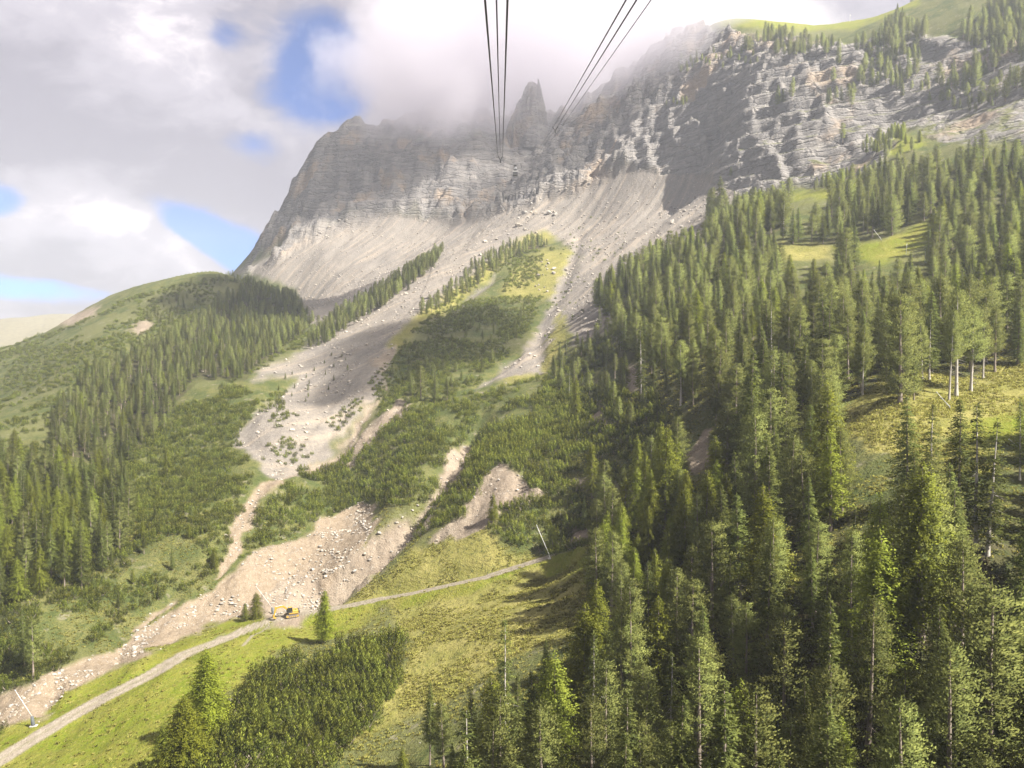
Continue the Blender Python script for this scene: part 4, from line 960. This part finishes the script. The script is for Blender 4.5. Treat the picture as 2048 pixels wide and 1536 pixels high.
GT = [dict(x=X[k]*Y[k], y=Y[k], z=zz[k], h=float(.22+.55*sr.random()**2), rot=float(sr.uniform(0, 6.28)), pv=int(sr.integers(4))) for k in np.where(ok)[0]]
print('tussocks', len(GT))
mass('grass', 'dry grass tussocks growing over the meadows', GT, GB, 1.0)
# ------------------------------------------------------------------ built objects
M_YEL = plain_mat('worn_yellow_paint', (.37, .235, .028), (.27, .165, .030), 2.5, .5)
M_BLK = plain_mat('black_rubber', (.022, .022, .024), (.045, .043, .042), 5, .75)
M_TRK = plain_mat('muddy_steel_track', (.075, .065, .055), (.16, .13, .10), 6, .8)
M_GLS = plain_mat('dark_cab_glass', (.012, .014, .016), (.02, .022, .024), 1, .08)
M_STL = plain_mat('galvanised_steel', (.42, .43, .44), (.55, .56, .57), 4, .45, .6)
M_ROPE = plain_mat('greased_steel_rope', (.035, .035, .04), (.06, .06, .065), 8, .55, .5)
M_WHT = plain_mat('white_painted_steel', (.46, .455, .44), (.55, .54, .53), 2, .45)
M_PAD = plain_mat('dark_grey_pad', (.045, .052, .056), (.075, .082, .088), 4, .8)
M_CON = plain_mat('pale_concrete', (.28, .26, .235), (.36, .34, .31), 5, .9)
M_STONE = plain_mat('pale_limestone', (.235, .205, .165), (.34, .30, .25), 1.6, .9, 0, .6)
M_STONE2 = plain_mat('grey_limestone', (.175, .16, .14), (.27, .245, .215), 1.6, .9, 0, .6)

class MB:
    def __init__(s): s.v, s.f = [], []
    def hull(s, rings, cap=True):
        k = len(s.v); n = len(rings[0])
        for r_ in rings: s.v += [tuple(p) for p in r_]
        for a in range(len(rings)-1):
            for i in range(n): s.f.append((k+a*n+i, k+a*n+(i+1) % n, k+(a+1)*n+(i+1) % n, k+(a+1)*n+i))
        if cap: s.f += [tuple(k+i for i in reversed(range(n))), tuple(k+(len(rings)-1)*n+i for i in range(n))]
        return s
    def box(s, c, d, b=.04):
        x, y, z = (q/2 for q in d)
        def ring(zz, i): return [(c[0]+sx*(x-i)+0, c[1]+sy*(y-i), c[2]+zz) for sx, sy in ((-1,-1),(1,-1),(1,1),(-1,1))]
        return s.hull([ring(-z, b), ring(-z+b, 0), ring(z-b, 0), ring(z, b)])
    def bar(s, pts, rad, n=8, flat=1.0):
        pts = [Vector(p) for p in pts]; rings = []
        if not hasattr(rad, '__len__'): rad = [rad]*len(pts)
        for i, p in enumerate(pts):
            t = (pts[min(i+1, len(pts)-1)]-pts[max(i-1, 0)]).normalized(); a = t.cross(Vector((0, 0, 1)) if abs(t.z) < .95 else Vector((1, 0, 0))).normalized(); b = t.cross(a)
            rings.append([p + a*math.cos(6.2832*j/n)*rad[i]*flat + b*math.sin(6.2832*j/n)*rad[i] for j in range(n)])
        return s.hull(rings)
    def plate(s, prof, y0, y1):
        """Side profile in x, z pushed out from y0 to y1."""
        return s.hull([[(x, y0, z) for x, z in prof], [(x, y1, z) for x, z in prof]])
    def build(s, name, mat, parent=None, sm=False):
        me = bpy.data.meshes.new(name); me.from_pydata(s.v, [], s.f); me.materials.append(mat)
        bm = bmesh.new(); bm.from_mesh(me); bmesh.ops.recalc_face_normals(bm, faces=bm.faces); bm.to_mesh(me); bm.free()
        if sm: me.polygons.foreach_set('use_smooth', np.ones(len(me.polygons), bool))
        me.update(); o = bpy.data.objects.new(name, me); COL.objects.link(o)
        if parent: o.parent = parent
        return o

# --- excavator
p = spot(584, 1233); hd = R(180+24)
ex = thing('excavator', 'yellow tracked excavator with black cab working on the dirt heap by the track', 'excavator', (p.x, p.y, ground(p.x, p.y)+.05), hd, (1.12,)*3)
for sy in (-1, 1):
    prof = [(-1.75,.12),(-1.45,0),(1.45,0),(1.75,.12),(1.95,.42),(1.75,.74),(1.45,.84),(-1.45,.84),(-1.75,.74),(-1.95,.42)]
    tb = MB().plate(prof, sy*1.0-.27, sy*1.0+.27).build('track_belt', M_TRK, ex)
    for i in range(5):
        MB().bar([(-1.1+.55*i, sy*1.0-.29, .30), (-1.1+.55*i, sy*1.0+.29, .30)], .17, 10).build('roller', M_YEL, tb)
    for x in (-1.5, 1.5): MB().bar([(x, sy*1.0-.30, .42), (x, sy*1.0+.30, .42)], .30, 12).build('drive_wheel', M_YEL, tb)
MB().box((0, 0, .50), (2.3, 1.5, .5)).bar([(0,0,.7),(0,0,1.02)], .62, 16).build('undercarriage', M_TRK, ex)
hs = MB().box((-.45, 0, 1.22), (2.9, 2.35, .36), .05).box((-.9, -.05, 1.66), (1.7, 2.25, .62), .10).box((.62, -.72, 1.6), (1.1, .85, .5), .06).build('house', M_YEL, ex)
MB().box((-.95, .55, 2.02), (.16, .16, .5), .02).build('exhaust_pipe', M_BLK, hs)
for i in range(3): MB().box((-1.3+.4*i, -1.185, 1.66), (.26, .03, .34), .005).build('vent', M_BLK, hs)
MB().hull([[(-1.70, y, 1.06), (-1.70, y, 2.0), (-2.02, y, 1.92), (-2.12, y, 1.5), (-2.0, y, 1.06)] for y in (-1.2, 1.2)]).build('counterweight', M_BLK, ex)
cb = MB().plate([(.02,1.40),(1.35,1.40),(1.42,2.0),(1.15,2.95),(.06,2.95)], .26, 1.16).build('cab', M_BLK, ex)
MB().plate([(.55,1.62),(1.30,1.62),(1.34,2.02),(1.10,2.82),(.55,2.82)], 1.165, 1.18).build('window', M_GLS, cb)
MB().plate([(.10,2.05),(.47,2.05),(.47,2.82),(.10,2.82)], 1.165, 1.18).build('window', M_GLS, cb)
MB().plate([(.10,2.05),(1.30,2.05),(1.10,2.82),(.10,2.82)], .24, .255).build('window', M_GLS, cb)
MB().hull([[(1.405,.34,1.55),(1.405,1.08,1.55),(1.435,1.08,2.0),(1.435,.34,2.0)],[(1.43,.34,1.55),(1.43,1.08,1.55),(1.46,1.08,2.0),(1.46,.34,2.0)]]).build('window', M_GLS, cb)
MB().box((.6, .71, 2.985), (1.1, .9, .06), .015).build('roof', M_YEL, cb)
bm_ = MB().plate([(.85,1.35),(1.15,1.25),(1.75,2.35),(2.65,3.05),(4.35,2.80),(4.45,3.02),(4.25,3.14),(2.75,3.52),(2.25,3.40),(1.35,2.55)], -.22, .18).build('boom', M_YEL, ex)
for y in (-.34, .30): MB().bar([(1.35, y, 1.35), (2.0, y, 2.1)], .085).bar([(2.0, y, 2.1), (2.55, y, 2.9)], .05).build('hydraulic_cylinder', M_STL, bm_)
MB().bar([(2.7, -.02, 3.62), (3.6, -.02, 3.52)], .09).bar([(3.6, -.02, 3.52), (4.62, -.02, 3.42)], .05).build('hydraulic_cylinder', M_STL, bm_)
st = MB().plate([(4.20,2.86),(4.42,3.38),(4.75,3.45),(4.86,2.95),(5.15,1.05),(4.95,.92),(4.72,1.4)], -.17, .13).build('stick', M_YEL, ex)
MB().bar([(4.95, -.02, 3.0), (5.2, -.02, 2.2)], .08).bar([(5.2, -.02, 2.2), (5.38, -.02, 1.25)], .045).build('hydraulic_cylinder', M_STL, st)
bk = MB().plate([(4.95,1.05),(5.30,1.12),(5.45,.75),(5.35,.30),(4.95,.02),(4.50,.10),(4.42,.22),(4.85,.30),(5.05,.55),(4.92,.85)], -.55, .51).build('bucket', M_YEL, ex)
for i in range(5): MB().hull([[(4.52,-.52+.24*i,.06),(4.52,-.42+.24*i,.06),(4.52,-.42+.24*i,.20),(4.52,-.52+.24*i,.20)],[(4.26,-.49+.24*i,.10),(4.26,-.45+.24*i,.10),(4.26,-.45+.24*i,.14),(4.26,-.49+.24*i,.14)]]).build('tooth', M_TRK, bk)

# --- snow lances
def lance(ub, vb, ut, vt, label, pad=True, slab=True, rad=.06):
    b = spot(ub, vb); k = b.y/FPX
    X, S = pix_ray(ut, vt); tip = Vector((X*b.y, b.y, S*b.y)) - b
    L = tip.length; t = thing('snow_lance', label, 'snow lance', b, 0, (1, 1, 1), 'snow lances along the pistes')
    kx = min(2.4, L*.28) if pad else L*.10
    elbow = Vector((tip.x*.10, 0, kx))
    if slab: MB().box((.15, 0, .04), (1.9, 1.3, .30), .04).build('foot', M_CON, t)
    if pad: MB().bar([(0,0,-.3), (elbow.x*.6,0,kx*.25), (elbow.x, 0, kx)], [.42,.46,.34], 10).build('pad', M_PAD, t, True)
    else:
        MB().bar([(0,0,-.4), elbow], .12, 8).build('post', M_STL, t)
        e2 = elbow + (tip-elbow)*.30 + Vector((.14, 0, -.35))
        MB().bar([elbow*.4, e2], .045, 6).bar([elbow+Vector((.1,0,.1)), elbow+(tip-elbow)*.33], .05, 6).build('strut', M_STL, t)
    MB().bar([elbow, elbow+(tip-elbow)*.5, tip*.965+Vector((0,0,0))], [rad*1.3, rad*1.05, rad*.8], 8).build('pole', M_WHT, t, True)
    MB().bar([tip*.955, tip*.97, tip, tip*1.008], [rad*1.0, rad*1.9, rad*1.9, rad*.8], 8).build('nozzle_head', M_STL, t)
lance(68, 1452, 30, 1380, 'snow lance with dark padded foot beside the track at the lower left', rad=.07)
lance(548, 1229, 512, 1172, 'snow lance with dark pad beside the yellow excavator')
lance(1101, 1117, 1073, 1050, 'snow lance with lattice strut on the bank above the track', pad=False, rad=.075)
lance(1763, 480, 1748, 460, 'snow lance leaning over the small bright upper clearing', False, False, .09)
lance(1812, 508, 1814, 486, 'upright snow lance standing in the small bright upper clearing', False, False, .07)
lance(1850, 524, 1851, 498, 'snow lance on the right rim of the small upper clearing', False, False, .09)
lance(1902, 818, 1873, 784, 'white snow lance on the right meadow beside the bare-trunked pines', False, False, .07)
lance(2036, 894, 2018, 878, 'short snow lance at the right edge below the grassy bank', False, False, .08)
def marker(u, v, hpx, label):
    b = spot(u, v); h = hpx*b.y/FPX
    t = thing('marker_pole', label, 'pole', b)
    MB().bar([(0,0,-1), (0,0,h)], .16, 6).build('pole', M_WHT, t); MB().box((.5, 0, h*.8), (1.3, .1, .8), .02).build('panel', M_WHT, t)
marker(1700, 44, 16, 'tiny white marker pole on the grassy skyline above the right cliff')

# --- ropes of the cable car
def at(u, v, Y):
    X, S = pix_ray(u, v); return Vector((X*Y, Y, S*Y))
def rope(name, label, pts, rad, grp):
    P_ = []
    for a, b in zip(pts[:-1], pts[1:]):
        for i in range(12): P_.append(a.lerp(b, i/12))
    P_.append(pts[-1]); o = MB().bar(P_, rad, 6).build(name, M_ROPE, None, True)
    o['label'] = label; o['category'] = 'cable'; o['group'] = grp
def back(a, b, Yb):
    d = (a-b)/(a.y-b.y); return a + d*(Yb-a.y)
GRP = 'ropes of the cable car'
C1 = at(1000.5, 316, 300)
for u0, du, rd_, lb in ((970, -4.5, .075, 'left track rope of the left rope trio'), (993, 0, .055, 'thin hauling rope in the middle of the left rope trio'), (1015, 4.5, .075, 'right track rope of the left rope trio')):
    a = at(u0, 0, 50); c = at(1000.5+du, 316, 300); g_ = at(1028+du*.2, 332, 640); s_ = at(1015, 262, 1120)
    m1 = at(u0+(1000.5+du-u0)*.62, 196, 120)
    rope('track_rope' if du else 'haul_rope', lb + ' down to the cabin', [back(a, m1, 6), a, c, g_, s_], rd_, GRP)
for u0, u1, ue, v1, rd_, lb in ((1252, 1106, 1060, 256, .065, 'left track rope of the right rope trio'), (1273, 1113, 1066, 256, .065, 'middle track rope of the right rope trio'), (1302, 1117, 1070, 262, .035, 'thin hauling rope on the right of the right rope trio')):
    a = at(u0, 0, 55); c = at(u1, v1, 300); e = at(ue, 322, 800)
    rope('track_rope' if rd_ > .05 else 'haul_rope', lb + ' towards the cliff', [back(a, c, 6), a, c, e, at(ue-20, 270, 1200)], rd_, GRP)
def carrier(u, v, Y, w, label):
    b = at(u, v, Y); t = thing('rope_carrier', label, 'rope carrier', b, 0, (1, 1, 1), 'rope carriers hanging on the ropes')
    MB().bar([(-w, 0, .9), (-w*.3, 0, 0), (0, 0, -.5)], [.12,.2,.25], 6).bar([(w, 0, .9), (w*.3, 0, 0), (0, 0, -.5)], [.12,.2,.25], 6).build('fork', M_BLK, t)
    MB().box((0, 0, -.8), (.5, .5, 1.1), .08).build('weight', M_BLK, t)
    for sx in (-1, 1): MB().bar([(sx*w, -.35, .95), (sx*w, .35, .95)], .14, 8).build('clamp', M_BLK, t)
carrier(1001, 318, 299, .75, 'small black rope carrier at the lower end of the left ropes')
carrier(1110.5, 259, 299, .95, 'forked black rope carrier on the right ropes before the cliff')
g0 = at(1030.5, 352, 640)
gd = thing('cable_car_cabin', 'small dark cable car cabin with white band hanging before the cliff', 'cable car', g0)
cbn = MB().box((0, 0, 1.35), (3.1, 2.6, 2.5), .18).build('cabin', M_BLK, gd); gd.scale = (1.25, 1.25, 1.25)
MB().box((0, 0, .45), (3.16, 2.66, .5), .05).build('skirt', M_BLK, cbn)
for x in (-.98, 0, .98): MB().box((x, -1.31, 1.75), (.86, .05, 1.1), .02).build('window', M_BLK, cbn)
MB().box((0, 0, 2.78), (3.3, 2.8, .34), .06).build('roof', M_WHT, gd)
MB().box((0, 0, 3.9), (2.2, 1.2, 1.0), .08).build('roof_platform', M_BLK, gd)
for sx in (-1, 1): MB().bar([(sx*.9, 0, 2.9), (sx*.25, 0, 6.4)], .16, 6).build('hanger', M_STL, gd)
MB().box((0, 0, 6.6), (1.5, 2.8, .55), .08).build('carriage', M_BLK, gd)

# --- boulders and rubble
def stone_mesh(name, seed, mat):
    bm = bmesh.new(); bmesh.ops.create_icosphere(bm, subdivisions=2, radius=1); r = np.random.default_rng(seed)
    dirs = norm(r.normal(size=(9, 3))); cut = r.uniform(.45, .85, 9)
    for v in bm.verts:
        c = np.array(v.co)
        for d, k in zip(dirs, cut):
            e = c@d - k
            if e > 0: c = c - d*e*.92
        v.co = c*np.array((1.15, .9, .72))
    me = bpy.data.meshes.new(name); bm.to_mesh(me); bm.free(); me.materials.append(mat); return me
ST = [stone_mesh('boulder', 200+i, M_STONE if i % 2 == 0 else M_STONE2) for i in range(6)]
br = np.random.default_rng(77)
BO = []
def boulders(poly, n, lo, hi, where, ymin=50, ymax=1400):
    P_ = np.array(poly); c = 0
    for _ in range(n*30):
        u, v = br.uniform(P_[:, 0].min(), P_[:, 0].max()), br.uniform(P_[:, 1].min(), P_[:, 1].max())
        if not in_poly(np.array([u]), np.array([v]), poly)[0]: continue
        p = spot(u, v)
        if not ymin < p.y < ymax: continue
        r_ = lo*(hi/lo)**(br.random()**2.2)*p.y/FPX/2
        BO.append(dict(x=p.x, y=p.y, z=p.z, r=r_, where=where, u=u, v=v)); c += 1
        if c >= n: return
boulders([(1040,425),(1110,420),(1130,445),(1080,470),(1020,470)], 16, 6, 20, 'on top of the central talus')
boulders([(900,520),(1000,455),(1020,470),(900,560),(800,640),(780,630)], 14, 4, 11, 'on the sunlit talus strip')
boulders([(1330,400),(1390,380),(1400,420),(1350,470),(1310,440)], 16, 5, 16, 'on the scree below the right cliff')
boulders([(1060,520),(1110,520),(1110,600),(1060,570)], 16, 5, 16, 'on the grassy spur above the eroded gully')
boulders([(1110,590),(1140,520),(1155,540),(1125,620),(1085,700),(1075,690)], 14, 4, 12, 'in the pale gully of the central spur')
boulders([(620,470),(720,420),(740,430),(650,490)], 10, 4, 12, 'at the foot of the left cliff')
boulders([(1020,405),(1160,350),(1180,370),(1050,425)], 12, 4, 12, 'at the cliff foot below the cabin')
boulders([(596,1222),(600,1190),(640,1172),(655,1190),(640,1225)], 34, 4, 10, 'in the rock pile right of the excavator')
boulders([(430,1225),(445,1195),(500,1188),(492,1200),(450,1232)], 22, 5, 12, 'in the rock pile left of the excavator')
boulders([(590,1170),(640,1090),(700,1040),(740,1040),(690,1110),(640,1175)], 18, 4, 13, 'on the debris fan above the excavator')
boulders([(600,760),(700,690),(700,760),(600,840),(540,860)], 18, 4, 9, 'on the pale talus above the stream bed')
boulders([(470,880),(520,830),(560,900),(590,940),(540,960)], 14, 4, 9, 'along the stream bed')
boulders([(200,1330),(235,1280),(330,1260),(300,1290)], 10, 4, 10, 'in the rubble channel by the dark cut')
boulders([(650,1170),(760,1060),(860,980),(900,960),(760,1100),(690,1180)], 18, 4, 12, 'in the eroded gully above the excavator')
boulders([(940,1000),(1010,930),(1070,960),(1040,1010)], 8, 4, 8, 'on the bare bank below the scrub')
boulders([(400,740),(430,735),(430,755),(400,755)], 4, 5, 9, 'on the dark outcrop of the left hill')
boulders([(840,1500),(900,1440),(880,1380),(820,1470)], 8, 4, 8, 'on the shaded slope at the bottom')
groups = {}
for b in BO: groups.setdefault(b['where'], []).append(b)
for wh, bs_ in groups.items():
    for b in bs_: b['big'] = b['r']/b['y']
    in_order(bs_, 'pale boulder', wh, 'largest')
    for b in bs_:
        o = bpy.data.objects.new('boulder', ST[int(br.integers(6))]); COL.objects.link(o)
        o.location = (b['x'], b['y'], ground(b['x'], b['y'])+b['r']*.30); o.scale = (b['r'],)*3; o.rotation_euler = (br.uniform(-.4, .4), br.uniform(-.4, .4), br.uniform(0, 6.28))
        o['label'] = b.get('label', f'pale boulder {wh}'); o['category'] = 'boulder'; o['group'] = f'boulders {wh}'
RB = []
def rubble(name, n, ymin, ymax, lo, hi):
    X = br.uniform(-.75, .75, n); Y = np.sqrt(br.uniform(ymin**2, ymax**2, n)); u, v = proj(X*Y, Y, ground_v(X, Y))
    cv = cov_v(name, X, Y); zz = ground_v(X, Y); hz = horizon_v(X, Y)
    ok = (br.random(n) < cv*.9) & (u > -60) & (u < 2100) & (v < 1560) & (zz/Y > hz-.01) & (fbm(X*Y/9, Y/9, 3, 401) > -.12)
    for k in np.where(ok)[0]:
        h = lo*(hi/lo)**(br.random()**4)
        RB.append(dict(x=X[k]*Y[k], y=Y[k], z=zz[k]+h*.2, h=h, rot=br.uniform(0, 6.28), tx=br.uniform(-.5, .5), ty=br.uniform(-.5, .5), pv=int(br.integers(6))))
rubble('debris', 150000, 150, 420, .12, .75); rubble('gully', 50000, 200, 520, .15, .8); rubble('scree', 110000, 330, 1150, .25, 1.4)
print('rubble', len(RB))
mass('rubble', 'loose pale stones strewn over the debris and scree', RB, ST, 1.0)
for nm in ('rock', 'scree', 'gully', 'debris', 'grass', 'dry', 'road'):
    put_attr(ter_me, nm, Z[nm])
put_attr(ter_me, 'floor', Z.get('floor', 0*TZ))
put_attr(ter_me, 'bald', Z.get('bald', 0*TZ + .5))
put_attr(ter_me, 'ledge_grass', smooth(1250, 1550, PU))
ter = bpy.data.objects.new('mountainside', ter_me); ter['kind'] = 'structure'; ter['label'] = 'steep alpine mountainside of meadow, scree and layered cliffs'
COL.objects.link(ter)

# the jagged rock tower that stands half in the cloud
def spire(u, vb, vt, Y, w, seed):
    X, S0 = pix_ray(u, vb); S1 = pix_ray(u, vt)[1]; z0, z1 = S0*Y-45, S1*Y; H = z1-z0
    na, nh = 84, 72; a = np.linspace(0, 2*np.pi, na, endpoint=False)[None]; t = np.linspace(0, 1, nh)[:, None]
    A_, T_ = a+0*t, t+0*a
    r_ = w*(1-T_**5)**.55*(1.0-.42*T_)
    r_ = r_*(1+.50*fbm(np.cos(A_)*1.6+seed, np.sin(A_)*1.6+T_*.8, 4, seed)) + 3.2*fbm(np.cos(A_)*5+9, np.sin(A_)*5+T_*1.2, 3, seed+3)
    r_ = np.maximum(r_ + 1.6*((T_*14+.6*fbm(np.cos(A_)*2, np.sin(A_)*2, 2, seed+4)) % 1.0 - .5), .4)
    zz_ = z0 + H*(T_ + .22*T_*fbm(np.cos(A_)*3.6+4, np.sin(A_)*3.6, 3, seed+7))
    V_ = np.stack([X*Y + r_*np.cos(A_), Y + r_*np.sin(A_)*1.3, zz_], -1).reshape(-1, 3)
    I_ = np.arange(na*nh).reshape(nh, na); F_ = np.stack([I_[:-1], np.roll(I_[:-1], -1, 1), np.roll(I_[1:], -1, 1), I_[1:]], -1).reshape(-1, 4)
    return V_, F_
VS, FS, k0 = [], [], 0
for sp_ in ((1064,250,176,1232,27,3),(1075,230,172,1236,10,5),(1056,235,180,1230,8,21),(1043,265,206,1228,20,8),(1030,275,232,1228,18,14)):
    v_, f_ = spire(*sp_); VS.append(v_); FS.append(f_+k0); k0 += len(v_)
sp_me = new_mesh('rock_spire', np.concatenate(VS), np.concatenate(FS), 4, [gm], False)
put_attr(sp_me, 'rock', np.ones(k0)); o = bpy.data.objects.new('rock_spire', sp_me); o['kind'] = 'structure'; o['label'] = 'jagged rock tower half hidden in the cloud'; COL.objects.link(o)
# ------------------------------------------------------------------ air and cloud
def vol_obj(name, me, label):
    o = bpy.data.objects.new(name, me); o['kind'] = 'stuff'; o['label'] = label; COL.objects.link(o); return o
hm = bpy.data.materials.new('pale_haze'); hm.use_nodes = True; t = NT(hm.node_tree)
pv = t.add('ShaderNodeVolumePrincipled'); pv.inputs['Color'].default_value = (.84, .90, 1.0, 1); pv.inputs['Density'].default_value = HAZE = .00013; pv.inputs['Anisotropy'].default_value = .25
t.l.new(pv.outputs[0], t.add('ShaderNodeOutputMaterial').inputs['Volume'])
zlo, zhi = float(TZ.min())-1.5, float(TZ.max())+25
x0, x1, y0, y1 = float(TXX.min())-20, float(TXX.max())+20, -120., float(TY.max())+20
mb = MB(); mb.box(((x0+x1)/2, (y0+y1)/2, (zlo+zhi)/2), (x1-x0, y1-y0, zhi-zlo), 1.0)
hz = mb.build('haze', hm); hz['kind'] = 'stuff'; hz['label'] = 'pale haze filling the valley air'
print('box', zlo, zhi, x0, x1, y1)
cm_ = bpy.data.materials.new('mountain_cloud'); cm_.use_nodes = True; t = NT(cm_.node_tree)
CC, CR = (45., 1250., 440.), (435., 300., 185.)
pos = t.add('ShaderNodeNewGeometry').outputs['Position']
q = t.vmath('DIVIDE', t.vmath('SUBTRACT', pos, CC), CR); rr = t.vmath('LENGTH', q, out=1)
rr = t.math('MINIMUM', rr, t.vmath('LENGTH', t.vmath('DIVIDE', t.vmath('SUBTRACT', pos, (235., 1060., 425.)), (265., 200., 105.)), out=1))
wp = t.noise(pos, .006, 3, .5, out=1)
pw = t.vmath('ADD', pos, t.vmath('MULTIPLY', t.vmath('SUBTRACT', wp, (.5, .5, .5)), (120, 120, 90)))
nn = t.noise(pw, .0085, 7, .62)
d = t.math('SUBTRACT', t.math('ADD', nn, .25), t.math('MULTIPLY', t.math('POWER', rr, 2.), .62))
hq = t.vmath('LENGTH', t.vmath('DIVIDE', t.vmath('SUBTRACT', pos, (40., 1130., 395.)), (85., 260., 75.)), out=1)
d = t.math('SUBTRACT', d, t.math('MULTIPLY', t.math('POWER', 2.718, t.math('MULTIPLY', t.math('POWER', hq, 2.), -1.)), .30))
d = t.ramp(d, .30, .55, 0, .0105)
vs = t.add('ShaderNodeVolumePrincipled'); vs.inputs['Color'].default_value = (.74, .715, .765, 1); vs.inputs['Anisotropy'].default_value = .4
t.l.new(d, vs.inputs['Density']); t.l.new(vs.outputs[0], t.add('ShaderNodeOutputMaterial').inputs['Volume'])
bm = bmesh.new(); bmesh.ops.create_icosphere(bm, subdivisions=3, radius=1.0)
for v in bm.verts: v.co = Vector(v.co[i]*CR[i]*1.15 + CC[i] for i in range(3))
me = bpy.data.meshes.new('cloud'); bm.to_mesh(me); bm.free(); me.materials.append(cm_)
CL = vol_obj('cloud', me, 'grey-white cloud wrapped round the rocky summit')
# broken cumulus overhead, above the frame, whose shade lies on the cliffs, the wooded hill and the spur
dm = bpy.data.materials.new('cumulus'); dm.use_nodes = True; t = NT(dm.node_tree)
vs = t.add('ShaderNodeVolumePrincipled'); vs.inputs['Color'].default_value = (1, 1, 1, 1); vs.inputs['Density'].default_value = .022; vs.inputs['Anisotropy'].default_value = .3
t.l.new(vs.outputs[0], t.add('ShaderNodeOutputMaterial').inputs['Volume'])
def cumulus(tx, ty, tz, rx, ry, rz, alt, seed):
    k = (alt-tz)/sun_dir.z; c = Vector((tx, ty, tz)) + sun_dir*k
    bm = bmesh.new(); bmesh.ops.create_icosphere(bm, subdivisions=5, radius=1.0)
    co = np.array([v.co[:] for v in bm.verts]); 
    f = 1 + .55*fbm(co[:, 0]*2.3+seed, co[:, 1]*2.3+co[:, 2], 4, seed) + .3*fbm(co[:, 2]*4+seed, co[:, 0]*4-co[:, 1], 3, seed+5)
    for v, g in zip(bm.verts, f):
        p = Vector(v.co)*float(g); p.z = max(p.z, -.45)
        v.co = (c.x+p.x*rx, c.y+p.y*ry, c.z+p.z*rz)
    me = bpy.data.meshes.new('cloud'); bm.to_mesh(me); bm.free(); me.materials.append(dm)
    vol_obj('cloud', me, 'grey-white cumulus drifting above the mountainside')
cumulus(-225, 790, 80, 100, 120, 50, 800, 5)
cumulus(-45, 560, 20, 60, 110, 48, 780, 9)
